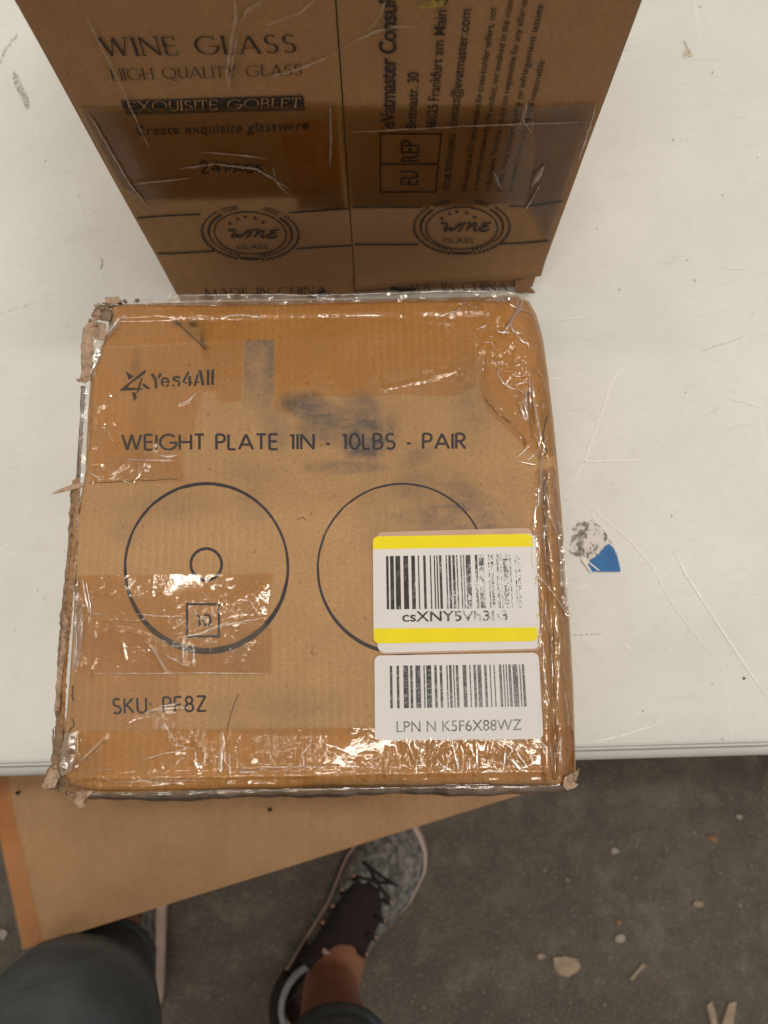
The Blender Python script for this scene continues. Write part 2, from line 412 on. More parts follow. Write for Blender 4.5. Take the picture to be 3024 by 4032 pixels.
tpatch('black_speck', [(2926, 2665), (2938, 2668), (2932, 2678), (2924, 2675)], M_spk, 0.0008)
for q in ((2806, 285), (2845, 768), (2440, 1140), (2700, 1545), (2645, 2033), (2532, 2800), (2651, 549)):
    tpatch('grey_speck', [(q[0]-3, q[1]-2), (q[0]+2, q[1]-3), (q[0]+3, q[1]+1), (q[0]-1, q[1]+3)], M_spk, 0.0008)
# torn blue sticker
m, nt, p = newmat('smudged_white_paper'); co = coord(nt)
nz = noise(nt, co, 230, 4, 0.7, 0.4)
c = mixc(nt, maprange(nt, nz, 0.50, 0.60), (0.70, 0.66, 0.63), (0.16, 0.13, 0.10))
nt.links.new(c, p.inputs['Base Color']); p.inputs['Roughness'].default_value = 0.8; M_smp = m
M_smk = ink('dark_sticker_residue', (0.22, 0.19, 0.15), 1.0, 0.7, 190)
M_blue = plain('blue_sticker', (0.035, 0.155, 0.40), 0.5, 0.15, 90, 0.2)
M_pap = plain('white_sticker_paper', (0.74, 0.70, 0.66), 0.6, 0.06)
def B2(X, Y): return (1900+X*.5877, 1900+Y*.5877)
stk = tpatch('torn_sticker', [B2(*q) for q in ((700, 290), (745, 268), (800, 300), (845, 370), (905, 470), (925, 595), (725, 600), (660, 520), (640, 440), (660, 340))], M_smp, 0.0010, 1.5, 4)
md = stk.modifiers.new('thick', 'SOLIDIFY'); md.thickness = .0006
stk['label'] = 'torn paper sticker with a blue corner left on the tabletop'
def sub_t(name, poly, mat, lift, jag, seed, step=16):
    vv, ff = cut_sheet(poly, step, jag, seed); return mk(name, at(vv, ZTAB+lift), ff, mat, stk)
sub_t('sticker_residue', [B2(*q) for q in ((605, 300), (650, 260), (740, 250), (700, 320), (665, 420), (690, 490), (640, 495), (580, 460), (590, 400))], M_smk, 0.0014, 4, 5)
sub_t('blue_corner', [B2(*q) for q in ((820, 425), (850, 410), (885, 450), (905, 500), (925, 596), (730, 597), (700, 545), (725, 515), (760, 495), (790, 470))], M_blue, 0.0015, 1.5, 6)
sub_t('paper_edge', [B2(*q) for q in ((660, 515), (685, 500), (715, 530), (705, 550), (735, 600), (722, 601))], M_pap, 0.0018, 1, 7)
sub_t('white_nick', [B2(*q) for q in ((705, 533), (712, 528), (785, 588), (775, 592))], M_pap, 0.0021, 0.5, 7)

# ------------------------------------------------------------------ stroke lettering
def arc(cx, cy, rx, ry, a0, a1, n=None):
    n = n or max(6, int(abs(a1-a0)/9)); t = np.radians(np.linspace(a0, a1, n))
    return [(cx+rx*math.cos(q), cy+ry*math.sin(q)) for q in t]
Scur = arc(.25, .75, .22, .25, 35, 270)+arc(.25, .25, .25, .25, 90, -145)[1:]
G = {
 'W': (1.12, [[(0, 1), (.29, 0)], [(.29, 0), (.56, 1)], [(.56, 1), (.83, 0)], [(.83, 0), (1.12, 1)]]),
 'E': (.48, [[(0, 0), (0, 1)], [(0, 1), (.48, 1)], [(0, .52), (.44, .52)], [(0, 0), (.48, 0)]]),
 'I': (.0, [[(0, 0), (0, 1)]]),
 'G': (.95, [arc(.5, .5, .5, .5, 42, 352)+[(.98, .46)], [(.56, .46), (.98, .46)]]),
 'H': (.68, [[(0, 0), (0, 1)], [(.68, 0), (.68, 1)], [(0, .5), (.68, .5)]]),
 'T': (.56, [[(.28, 0), (.28, 1)], [(0, 1), (.56, 1)]]),
 'P': (.50, [[(0, 0), (0, 1)], [(0, 1), (.24, 1)]+arc(.24, .74, .26, .26, 88, -88)+[(0, .48)]]),
 'L': (.42, [[(0, 0), (0, 1)], [(0, 0), (.42, 0)]]),
 'A': (.82, [[(0, 0), (.41, 1)], [(.41, 1), (.82, 0)], [(.14, .32), (.68, .32)]]),
 'N': (.74, [[(0, 0), (0, 1)], [(0, 1), (.74, 0)], [(.74, 0), (.74, 1)]]),
 '1': (.24, [[(0, .93), (.22, .93)], [(.20, 0), (.20, 1)]]),
 '0': (.56, [arc(.28, .5, .28, .5, 90, 450, 30)]),
 'B': (.52, [[(0, 0), (0, 1)], [(0, 1), (.22, 1)]+arc(.22, .765, .22, .235, 85, -88)+[(0, .53)], [(0, .53), (.25, .53)]+arc(.25, .265, .26, .265, 88, -88)+[(0, 0)]]),
 'S': (.50, [Scur]),
 'R': (.54, [[(0, 0), (0, 1)], [(0, 1), (.24, 1)]+arc(.24, .75, .25, .25, 88, -88)+[(0, .5)], [(.2, .5), (.54, 0)]]),
 'K': (.60, [[(0, 0), (0, 1)], [(.56, 1), (.05, .47)], [(.16, .56), (.60, 0)]]),
 'U': (.58, [[(0, 1), (0, .28)]+arc(.29, .28, .29, .28, 182, 358)+[(.58, 1)]]),
 'F': (.44, [[(0, 0), (0, 1)], [(0, 1), (.44, 1)], [(0, .5), (.40, .5)]]),
 '8': (.52, [arc(.26, .76, .21, .24, 270, 630, 24), arc(.26, .26, .26, .26, 90, 450, 24)]),
 'Z': (.60, [[(0, 1), (.58, 1)], [(.58, 1), (0, 0)], [(0, 0), (.60, 0)]]),
 'O': (1.0, [arc(.5, .5, .5, .5, 90, 450, 36)]),
 'Q': (1.0, [arc(.5, .5, .5, .5, 90, 450, 36), [(.5, .12), (.72, -.12), (1.0, -.2)]]),
 'X': (.72, [[(0, 1), (.72, 0)], [(0, 0), (.70, 1)]]),
 'Y': (.70, [[(0, 1), (.35, .45)], [(.35, .45), (.70, 1)], [(.35, 0), (.35, .45)]]),
 'M': (.95, [[(0, 0), (.06, 1)], [(.06, 1), (.48, 0)], [(.48, 0), (.90, 1)], [(.90, 1), (.96, 0)]]),
 'D': (.78, [[(0, 0), (0, 1)], [(0, 1), (.28, 1)]+arc(.28, .5, .5, .5, 88, -88)+[(0, 0)]]),
 'C': (.88, [arc(.5, .5, .5, .5, 45, 315)]),
 '2': (.56, [arc(.27, .72, .25, .28, 165, -30)+[(.0, 0)], [(0, 0), (.56, 0)]]),
 '4': (.60, [[(.46, 0), (.46, 1)], [(.46, 1), (0, .3)], [(0, .3), (.62, .3)]]),
 '-': (.24, [[(0, .35), (.24, .35)]]), ':': (.06, [[(0.03, -.01), (0.03, .10)], [(0.03, .52), (0.03, .63)]]),
 "'": (.02, [[(0, .8), (0, 1)]]), ' ': (.30, [])}
def stroke_text(s, wt=.13, gap=.24, serif=False, thin=.045):
    """returns verts (cap height 1), faces, width, layer index per vertex"""
    x = 0; V = []; F = []; lay = []; L = 0
    for ch in s:
        adv, st = G[ch]
        ends = {}
        for q in st:
            for e in (q[0], q[-1]): k_ = (round(e[0], 2), round(e[1], 2)); ends[k_] = ends.get(k_, 0)+1
        strokes = []
        for q in st:
            q = np.array(q, float)
            if len(q) == 2 and not serif:
                d = q[1]-q[0]; d /= np.linalg.norm(d)
                if abs(d[0]) > .15 and abs(d[1]) > .15: pass
            n = len(q); tg = np.gradient(q, axis=0); tg /= np.maximum(np.linalg.norm(tg, axis=1), 1e-9)[:, None]
            if serif:
                if n == 2:
                    dx, dy = tg[0]; up = dx*dy
                    base = thin if abs(dy) < .3 else (thin*1.3 if up > 0.1 else wt)
                    if ch == 'N' and abs(dx) < .1: base = thin*1.5
                    if ch == 'M' and q[0][0] < .1 and abs(dx) < .2: base = thin*1.5
                    if ch == 'U': base = wt
                    ww = np.full(2, base)
                else: ww = thin+(wt-thin)*np.abs(tg[:, 1])**1.6
            else: ww = np.full(n, wt)
            strokes.append((q, ww))
            if serif and n == 2 and abs(tg[0][1]) > .5:
                for e in q:
                    if (abs(e[1]) < .02 or abs(e[1]-1) < .02) and ends[(round(e[0], 2), round(e[1], 2))] == 1:
                        strokes.append((np.array([(e[0]-.13, e[1]), (e[0]+.13, e[1])]), np.full(2, thin)))
            if serif and n == 2 and abs(tg[0][1]) < .3 and ch in 'ELTZF':
                for e in (q[-1], q[0]):
                    if ends[(round(e[0], 2), round(e[1], 2))] == 1 and abs(e[1]-.5) > .1:
                        s_ = -1 if e[1] > .5 else 1
                        strokes.append((np.array([(e[0], e[1]), (e[0], e[1]+s_*.2)]), np.full(2, thin*1.2)))
        for q, ww in strokes:
            v_, f_ = ribbon(q+np.array([x, 0]), ww)
            o = len(V); V += v_.tolist(); F += [tuple(i+o for i in fc) for fc in f_]; lay += [L % 6]*len(v_); L += 1
        x += adv+gap
    return np.array(V), F, x-gap, np.array(lay)

def bfont(s, bold=0.0, spacing=1.0):
    cu = bpy.data.curves.new('t', 'FONT'); cu.body = s; cu.offset = bold; cu.space_character = spacing; cu.resolution_u = 5
    o = bpy.data.objects.new('t', cu); COL.objects.link(o)
    dg = bpy.context.evaluated_depsgraph_get(); dg.update()
    me = bpy.data.meshes.new_from_object(o.evaluated_get(dg))
    V = np.array([v_.co[:2] for v_ in me.vertices]); F = [tuple(p_.vertices) for p_ in me.polygons]
    bpy.data.objects.remove(o); bpy.data.meshes.remove(me); bpy.data.curves.remove(cu)
    V = V/0.69; V[:, 0] -= V[:, 0].min()
    return V, F, V[:, 0].max(), np.zeros(len(V), int)

# ------------------------------------------------------------------ small taped box (front)
OUTP = [(440, 1200), (700, 1192), (1100, 1184), (1500, 1177), (1850, 1169), (2030, 1166), (2082, 1186), (2112, 1240), (2138, 1335), (2158, 1476), (2178, 1648),
        (2197, 1844), (2213, 2040), (2224, 2240), (2242, 2439), (2257, 2705), (2266, 2995), (2266, 3050), (2235, 3085), (2150, 3098), (1900, 3102),
        (1600, 3102), (1300, 3106), (1000, 3114), (700, 3122), (420, 3125), (330, 3118), (268, 3098), (240, 3050), (243, 2980), (250, 2900),
        (262, 2820), (272, 2700), (286, 2500), (296, 2300), (302, 2100), (318, 1960), (336, 1860), (346, 1640), (358, 1471), (392, 1380), (425, 1310), (432, 1250)]
NO = len(OUTP)
SEG = []
for i in range(NO):
    a = OUTP[i]; b = OUTP[(i+1) % NO]; mx_, my_ = (a[0]+b[0])/2, (a[1]+b[1])/2
    if mx_ > 2060 and my_ < 3060: SEG.append((a, b, 120, 0.010))
    elif my_ > 3050: SEG.append((a, b, 34, 0.004))
    elif my_ < 1195: SEG.append((a, b, 34, 0.004))
    else: SEG.append((a, b, 22, 0.003))
CREASE = [(2085, 1560), (2101, 1703), (2140, 1800), (2143, 1950), (2141, 2100), (2146, 2160), (2164, 2313), (2170, 2470), (2176, 2705), (2184, 2885), (2186, 3060)]
Slow = sines(3, 10, 400, 1600); Smid = sines(4, 14, 110, 330); Sdent = sines(44, 16, 50, 190)
def ZTOP(px, py):
    px = np.asarray(px, float); py = np.asarray(py, float)
    z = wav(Slow, px, py)*0.0010 + wav(Smid, px, py)*0.00016
    drop = np.zeros_like(px)
    for a, b, r_, dp in SEG:
        d = segdist(px, py, [a, b]); t = np.clip(d/r_, 0, 1)
        drop = np.maximum(drop, dp*(1-np.sqrt(np.clip(1-(1-t)**2, 0, 1))))
    z = z-drop
    d = segdist(px, py, CREASE); z = z-0.0016*np.exp(-(d/9)**2)+0.0007*np.exp(-((d-30)/16)**2)
    d = segdist(px, py, [(1905, 1400), (1900, 1500), (1925, 1590), (2000, 1665), (2060, 1740)]); z = z-0.0009*np.exp(-(d/9)**2)
    d = segdist(px, py, [(480, 1245), (1200, 1232), (1900, 1222)]); z = z+(0.0003+.0002*np.sin(px/70))*np.exp(-(d/16)**2)-0.0003*np.exp(-((d-24)/12)**2)
    d = segdist(px, py, [(300, 3062), (900, 3052), (1500, 3046), (2150, 3038)]); z = z+0.0007*np.exp(-(d/12)**2)
    d = segdist(px, py, [(1392, 1850), (1388, 2400), (1392, 2870)]); z = z+0.0003*np.exp(-(d/10)**2)
    dr = segdist(px, py, OUTP[5:19]); z = z+wav(Sdent, px, py)*0.0009*np.exp(-(dr/75)**2)
    db = segdist(px, py, OUTP[18:30]); z = z+wav(Sdent, px, py)*0.0005*np.exp(-(db/60)**2)
    d = np.hypot((px-1560)/1.0, (py-1645)/1.0); z = z+0.0016*np.exp(-(d/45)**2)*(1/(1+np.exp((px-1572)/5)))
    return ZT+z
def top(V2, off=0.0):
    V2 = np.asarray(V2, float); return at(V2, ZTOP(V2[:, 0], V2[:, 1])+off)

c0 = at((1260, 2150), ZTAB)
fb = empty('weight_plate_box', (c0[0], c0[1], ZTAB), 'battered square cardboard box for weight plates wrapped in shiny tape, at the front table edge', 'cardboard box')
vv, ff = cut_sheet(OUTP, 10)
px, py = vv[:, 0], vv[:, 1]
dirt = np.zeros(len(vv)); Sd = sines(9, 20, 30, 160)
wn = wav(Sd, px, py)
def blob(cx, cy, rx, ry, s, soft=.35, rot=0):
    global dirt
    ca, sa = math.cos(R(rot)), math.sin(R(rot))
    dx, dy = px-cx, py-cy; u_, v_ = (dx*ca+dy*sa)/rx, (-dx*sa+dy*ca)/ry
    d = np.hypot(u_, v_)+wn*0.18; dirt = np.maximum(dirt, s*np.clip((1+soft-d)/(2*soft), 0, 1))
band = ((px > 964-(py-1342)*.03) & (px < 1078-(py-1342)*.02) & (py > 1342) & (py < 1700))
blob(1018, 1480, 56, 230, .0)
dirt = np.where(band, np.clip(.62*(1-(py-1342)/420)+wn*.08+.25*np.exp(-((px-1065)/25)**2), 0, 1), dirt)
for q in ((1215, 1610, 100, 62, .85, .25, 20), (1330, 1670, 165, 85, .75), (1440, 1720, 105, 85, .95), (1420, 1600, 80, 55, .65), (1530, 1700, 45, 60, .60), (1380, 1840, 160, 26, .5),
          (1640, 1800, 90, 40, .38, .5, -30), (1700, 1930, 150, 80, .42), (1800, 2030, 190, 70, .75, .5), (1880, 2090, 160, 45, .8, .5), (1830, 1960, 120, 60, .6, .5, 40),
          (1090, 1680, 60, 90, .35), (990, 1850, 110, 50, .25), (620, 2010, 170, 55, .22, .6), (500, 2080, 60, 60, .25, .6), (1000, 2000, 60, 90, .2, .6), (770, 1290, 60, 36, .5),
          (700, 1275, 26, 12, .6), (800, 1340, 16, 60, .55, .5, -15), (535, 1440, 18, 70, .35), (1180, 2780, 160, 60, .25, .6), (880, 2790, 70, 40, .25, .6, -40), (560, 1700, 40, 200, .1), (1850, 1600, 60, 180, .3, .6),
          (1500, 2060, 90, 160, .18, .6), (400, 1290, 60, 40, .5), (1200, 2870, 500, 18, .22, .6), (330, 3000, 60, 80, .25), (1700, 3085, 520, 20, .3, .5), (1640, 2800, 90, 60, .15, .6)):
    blob(*q)
black = np.clip(1.2-np.hypot((px-762)/20, (py-1277)/13)-wn*.3, 0, 1)*.85
black = np.maximum(black, .7*np.clip(1-segdist(px, py, [(685, 1262), (705, 1280)])/7-wn*.2, 0, 1))
black = np.maximum(black, .6*np.clip(1-segdist(px, py, [(800, 1300), (792, 1350), (812, 1378)])/6, 0, 1))
black = np.maximum(black, .9*np.clip(1-segdist(px, py, [(2150, 1850), (2147, 1990), (2148, 2090), (2158, 2220), (2162, 2290)])/8-wn*.25, 0, 1))
mk('top_panel', top(vv), ff, M_card, fb, attrs={'dirt': dirt, 'black': black})

OW = top(np.array(OUTP)); base = OW.copy(); cen = OW.mean(0)
base[:, 2] = ZTAB+0.0005; base[:, :2] = cen[:2]+(OW[:, :2]-cen[:2])*0.985
def wall(idx, name='side_wall'):
    V = []; F = []; n = len(idx); K = 5
    for i in idx:
        for k_ in range(K):
            t = k_/(K-1); q = OW[i]*(1-t)+base[i]*t; V.append(q)
    for i in range(n-1):
        for k_ in range(K-1): F.append((i*K+k_, (i+1)*K+k_, (i+1)*K+k_+1, i*K+k_+1))
    mk(name, V, F, M_side, fb)
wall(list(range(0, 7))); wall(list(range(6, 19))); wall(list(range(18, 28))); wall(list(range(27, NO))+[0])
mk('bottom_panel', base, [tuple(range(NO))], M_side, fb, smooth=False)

# crushed grey front rim, wrapped in film
rp = densify([(330, 3122), (420, 3122), (700, 3120), (1000, 3112), (1300, 3104), (1600, 3099), (1900, 3100), (2120, 3096), (2235, 3085)], 12)
rp = np.array(rp); rr = 0.0030*(1+.18*np.sin(rp[:, 0]/90)+.08*np.sin(rp[:, 0]/23)); rr[:3] *= (.5, .7, .9); rr[-3:] *= (.9, .7, .4)
RW = at(rp, ZT-0.0050+0.0006*np.sin(rp[:, 0]/130))
V, F = tube_mesh(RW, rr, 14); mk('front_rim', V, F, M_rim, fb)
def rimfilm(path3, rad, n=10, a0=-30, a1=210, seed=1, mat=T_loose, name='rim_film', tw=.6):
    g = np.random.default_rng(seed); V = []; F = []; Wk = []
    P = [np.asarray(q) for q in path3]
    for i, q in enumerate(P):
        t = P[min(i+1, len(P)-1)]-P[max(i-1, 0)]; t /= np.linalg.norm(t); s = np.cross(t, (0, 0, 1.0)); s /= np.linalg.norm(s); b = np.cross(s, t)
        r_ = (rad[i] if hasattr(rad, '__len__') else rad)
        for j in range(n):
            a = R(a0+(a1-a0)*j/(n-1)); rj = r_*(1+g.normal(0, .02)); V.append(q+rj*(math.cos(a)*s+math.sin(a)*b)); Wk.append(tw)
    for i in range(len(P)-1):
        for j in range(n-1): F.append((i*n+j, i*n+j+1, (i+1)*n+j+1, (i+1)*n+j))
    return mk(name, V, F, mat, fb, attrs={'wrinkle': Wk})
T_rim = film('rim_wrap_film', (0.95, 0.90, 0.84), 0.06, gloss=0.03, bscale=300, bstr=0.4, streak=(.3, 1.5, 1), rough=0.1)
rimfilm(RW[2:], rr[2:]+0.0007, mat=T_rim, tw=.3)

# printing on the top panel
def print_px(name, V, F, org, right, up, mat, off=0.00012, lay=None, parent=None):
    """text space (cap height 1) to photograph pixels: org + x*right + y*up, then onto the board"""
    V = np.asarray(V, float); org = np.array(org, float); right = np.array(right, float); up = np.array(up, float)
    P = org+V[:, :1]*right+V[:, 1:2]*up
    z = ZTOP(P[:, 0], P[:, 1])+off+(0 if lay is None else lay*0.00001)
    return mk(name, at(P, z), F, mat, parent or fb, smooth=False)
def sline(s, p0, p1, cap, wt=.13, gap=.24, serif=False, mat=None, off=0.00012, parent=None, name='lettering', stretch=True):
    V, F, W_, lay = stroke_text(s, wt, gap, serif); p0 = np.array(p0, float); p1 = np.array(p1, float); d = p1-p0
    rt = d/W_; upv = np.array([d[1], -d[0]])/np.linalg.norm(d)*cap
    return print_px(name, V, F, p0, rt, upv, mat or M_ink, off, lay, parent)
sline('WEIGHT PLATE 1IN - 10LBS - PAIR', (482, 1771), (1832, 1766), 59, wt=.155, gap=.22)
sline('SKU: PF8Z', (446, 2810), (812, 2799), 58, wt=.15, gap=.26)
sline('10', (776, 2466), (830, 2463), 44, wt=.19, gap=.28)
def circ(cx, cy, rx, ry, cyi, rxi, ryi, mat, n=120, name='printed_circle'):
    t = np.linspace(0, 2*math.pi, n, endpoint=False)
    wob_ = 1.2*np.sin(t*17)+.8*np.sin(t*31+1)
    A = np.stack([cx+(rx)*np.cos(t), cy+ry*np.sin(t)], 1); B = np.stack([cx+(rxi)*np.cos(t)+wob_*.5, cyi+ryi*np.sin(t)+wob_*.5], 1)
    V = np.concatenate([A, B]); F = [(i, (i+1) % n, n+(i+1) % n, n+i) for i in range(n)]
    return mk(name, top(V, 0.00012), F, mat, fb, smooth=False)
circ(813, 2237, 326, 339, 2230.5, 315, 320, M_ink)
circ(812, 2222, 66, 68, 2222, 55, 56, M_ink)
circ(1584, 2240, 337, 339, 2236, 328, 327, M_ink)
V = [(732, 2374), (867, 2374), (866, 2511), (731, 2511), (742, 2384), (857, 2384), (856, 2501), (741, 2501)]
mk('printed_square', top(np.array(V, float), 0.00013), [(0, 1, 5, 4), (1, 2, 6, 5), (2, 3, 7, 6), (3, 0, 4, 7)], M_ink, fb, smooth=False)
def Lg(X, Y): return (420+.3014*X, 1400+.3014*Y)
polys = [[(248, 200), (355, 270), (288, 322)], [(160, 460), (250, 385), (500, 185), (515, 195), (495, 240), (300, 375), (275, 415), (465, 428), (462, 446), (200, 460)],
         [(455, 290), (470, 290), (440, 400), (410, 487), (385, 485), (405, 440), (415, 380)], [(470, 360), (490, 365), (580, 435), (520, 438), (470, 395)], [(330, 480), (375, 480), (395, 540), (365, 595), (350, 570)]]
V = []; F = []
for i, q in enumerate(polys):
    o = len(V); V += [Lg(*t)+(i*1e-5,) for t in q]; F.append(tuple(range(o, o+len(q))))
V = np.array(V); mk('printed_star_logo', at(V[:, :2], ZTOP(V[:, 0], V[:, 1])+.00012+V[:, 2]), F, M_ink, fb, smooth=False)
st = [([(590, 235), (640, 320), (645, 428)], 38), ([(708, 228), (678, 295)], 34), (arc(762, 345, 44, 52, 20, -250, 22), 26), ([(720, 348), (818, 344)], 18), ([(780, 398), (812, 382)], 26),
      (arc(915, 305, 42, 28, -20, -200, 12)+arc(905, 365, 46, 36, -80, 60, 10), 30), ([(860, 382), (885, 400)], 28), ([(1070, 212), (1000, 340), (1045, 362)], 30), ([(1085, 268), (1085, 398)], 36),
      ([(1085, 352), (1122, 350)], 20), ([(1188, 245), (1152, 398)], 30), ([(1218, 190), (1262, 388)], 40), ([(1165, 350), (1212, 348)], 18), ([(1326, 182), (1324, 386)], 36), ([(1386, 180), (1382, 382)], 36)]
V = []; F = []; Z = []
for i, (q, wd) in enumerate(st):
    v_, f_ = ribbon([Lg(*t) for t in q], wd*.3014); o = len(V); V += v_.tolist(); F += [tuple(t+o for t in fc) for fc in f_]; Z += [i % 7*1e-5]*len(v_)
V = np.array(V); mk('lettering', at(V, ZTOP(V[:, 0], V[:, 1])+.00012+np.array(Z)), F, M_ink, fb, smooth=False)
# scattered fine hairs / pen-thin scratches on the board
for q in ([(940, 2732), (925, 2760), (905, 2830), (892, 2876)], [(1170, 2046), (1190, 2038), (1205, 2050)]):
    v_, f_ = ribbon(wob(q, 1, 3), 2.2); mk('hair', top(v_, 0.0002), f_, M_dark, fb)

M_crack = ink('dark_crack', (0.10, 0.06, 0.035), 0.5, .8, 500)
for i, (q, wd) in enumerate([([(690, 1262), (760, 1330), (812, 1376)], 5), ([(285, 2830), (292, 2860), (270, 2885)], 5), ([(284, 2700), (290, 2760)], 5),
        ([(2155, 1640), (2140, 1705), (2150, 1790)], 5),
        ([(1910, 1570), (1960, 1630), (2010, 1665)], 4), ([(330, 1905), (560, 1890), (700, 1886)], 2.5)]):
    v_, f_ = ribbon(wob(q, 2.0, 300+i), wd); mk('crack', top(v_, 0.00022), f_, M_crack, fb)
# labels
def rrect(c, r_):
    out = []
    for i in range(4):
        p_ = np.array(c[i], float); a = np.array(c[i-1], float)-p_; b = np.array(c[(i+1) % 4], float)-p_
        a /= np.linalg.norm(a); b /= np.linalg.norm(b)
        for t in np.linspace(0, 1, 7):
            ang = t*math.pi/2; q = p_+a*r_*(1-math.sin(ang))+b*r_*(1-math.cos(ang)); out.append(tuple(q))
    return out
def L6(X, Y): return (1200+.7836*X, 2000+.7836*Y)
def sheet(name, poly, mat, off, step=14, parent=None, jag=0, seed=1, wr=None, rid=(), lift=None):
    vv, ff = cut_sheet(poly, step, jag, seed); x, y = vv[:, 0], vv[:, 1]
    z = ZTOP(x, y)+off; wrk = np.full(len(vv), .35) if wr is None else np.clip(wr(x, y), 0, 1)
    for (q, wd, h) in rid: z = z+h*np.exp(-(segdist(x, y, q)/wd)**2)
    if lift is not None: z = z+lift(x, y)
    return mk(name, at(vv, z), ff, mat, parent or fb, attrs={'wrinkle': wrk})
M_lab = plain('white_label_paper', (0.74, 0.71, 0.705), 0.55, 0.03, 40, 0.2, 0.1)
M_pink = plain('old_label_edge', (0.55, 0.36, 0.26), 0.6, 0.06)
M_yel = plain('yellow_label_ink', (0.88, 0.72, 0.008), 0.5, 0.05, 60, 0.2)
m, nt, p = newmat('glossy_barcode_ink'); co = coord(nt)
nt.links.new(mixc(nt, maprange(nt, noise(nt, co, 180, 4, .7), .5, .62), (0.012, 0.010, 0.012), (0.045, 0.04, 0.04)), p.inputs['Base Color'])
p.inputs['Roughness'].default_value = 0.2; p.inputs['Specular IOR Level'].default_value = 0.55
nt.links.new(bump(nt, noise(nt, co, 160, 3, .6), 0.4, 0.0008), p.inputs['Normal']); M_bar = m
pl = sheet('old_label', rrect([L6(362, 122), L6(1140, 99), L6(1196, 715), L6(372, 736)], 24), M_pink, 0.00066, 24)
wl = sheet('under_label', rrect([L6(358, 150), L6(1160, 128), L6(1186, 706), L6(366, 728)], 30), M_lab, 0.00072, 24)
yl = sheet('barcode_label', rrect([L6(342, 143), L6(1143, 130), L6(1171, 669), L6(346, 681)], 22), M_lab, 0.00080, 24)
yl['label'] = 'white barcode label with yellow bands at its top and bottom'
tb1 = [q for q in rrect([L6(342, 143), L6(1143, 130), L6(1145, 192), L6(342, 206)], 22)][:14]+[L6(1146, 194), L6(342, 207)]
sheet('yellow_band', tb1, M_yel, 0.00086, 24, yl)
tb2 = [L6(345, 606), L6(1168, 600)]+[q for q in rrect([L6(345, 606), L6(1168, 600), L6(1171, 669), L6(346, 681)], 22)][14:]
sheet('yellow_band', tb2, M_yel, 0.00086, 24, yl)
ll = sheet('barcode_label', rrect([L6(350, 742), L6(1175, 727), L6(1200, 1161), L6(353, 1169)], 24), M_lab, 0.00076, 24)
ll['label'] = 'plain white barcode label below the yellow-banded one'
def barcode(c, seed, parent, off):
    g = random.Random(seed); c = [np.array(q, float) for q in c]; tot = 101; x = 0; V = []; F = []
    pat = []
    while x < tot:
        b = g.choice((1, 1, 1, 2, 2, 3, 4)); s_ = g.choice((1, 1, 1, 1, 2, 2, 3))
        pat.append((x, min(b, tot-x))); x += b+s_
    x1 = pat[-1][0]+pat[-1][1]
    for (a, b) in pat:
        for k_ in range(6):
            for u_ in (a/x1, (a+b*.93)/x1):
                t = k_/5; V.append((c[0]*(1-u_)+c[1]*u_)*(1-t)+(c[3]*(1-u_)+c[2]*u_)*t)
        o = len(V)-12
        for k_ in range(5): F.append((o+2*k_, o+2*k_+1, o+2*k_+3, o+2*k_+2))
    mk('barcode', top(np.array(V), off), F, M_bar, parent, smooth=False)
barcode([L6(408, 242), L6(1080, 232), L6(1095, 502), L6(412, 510)], 5, yl, 0.00088)
barcode([L6(427, 793), L6(1103, 785), L6(1116, 998), L6(430, 1007)], 11, ll, 0.00084)
V, F, W_, lay = bfont('csXNY5Vh3b3', 0.014)
p0 = np.array(L6(490, 571)); p1 = np.array(L6(1020, 564)); d = p1-p0
print_px('lettering', V, F, p0, d/W_, np.array([d[1], -d[0]])/np.linalg.norm(d)*39, M_bar, 0.00088, None, yl)
V, F, W_, lay = bfont('LPN N K5F6X88WZ', 0.0)
p0 = np.array(L6(462, 1127)); p1 = np.array(L6(1090, 1116)); d = p1-p0
print_px('lettering', V, F, p0, d/W_, np.array([d[1], -d[0]])/np.linalg.norm(d)*43, M_bar, 0.00084, None, ll)


# ---- tape
def near(q, r_): return lambda x, y: np.exp(-(segdist(x, y, q)/r_)**2)
def zones(base_, *zs):
    def f_(x, y):
        o = np.full(x.shape, float(base_))
        for (cx, cy, rx, ry, s) in zs: o = np.maximum(o, s*np.exp(-((x-cx)/rx)**4-((y-cy)/ry)**4))
        return o
    return f_
def rid(seed, n, box, L, h=(.0002, .0007), wd=(4, 9), ang=None):
    g = random.Random(seed); out = []
    for i in range(n):
        x = g.uniform(box[0], box[2]); y = g.uniform(box[1], box[3]); a = g.uniform(0, 6.28) if ang is None else R(ang+g.uniform(-16, 16)); l_ = g.uniform(*L)
        dx, dy = math.cos(a)*l_, math.sin(a)*l_
        out.append(([(x, y), (x+dx/2+g.uniform(-9, 9), y+dy/2+g.uniform(-9, 9)), (x+dx, y+dy)], g.uniform(*wd), g.uniform(*h)))
    return out
GS = 7
sheet('packing_tape', [(462, 1206), (2040, 1172), (2080, 1192), (2108, 1240), (2134, 1335), (2154, 1476), (2172, 1648), (2188, 1790), (2130, 1812), (2068, 1762), (2010, 1700), (1925, 1620), (1892, 1560), (1872, 1308), (400, 1350+14), (440, 1300)],
      T_orange, 0.00040, GS, wr=zones(.14, (2000, 1330, 160, 200, .75), (2090, 1560, 60, 200, 1.0), (1800, 1240, 160, 50, .45), (980, 1232, 140, 14, .6)),
      rid=rid(1, 16, (1740, 1190, 2090, 1500), (40, 150))+rid(2, 8, (2040, 1450, 2110, 1750), (60, 140), ang=85)+rid(20, 6, (500, 1210, 1700, 1260), (60, 200), (.0001, .0004), ang=0))
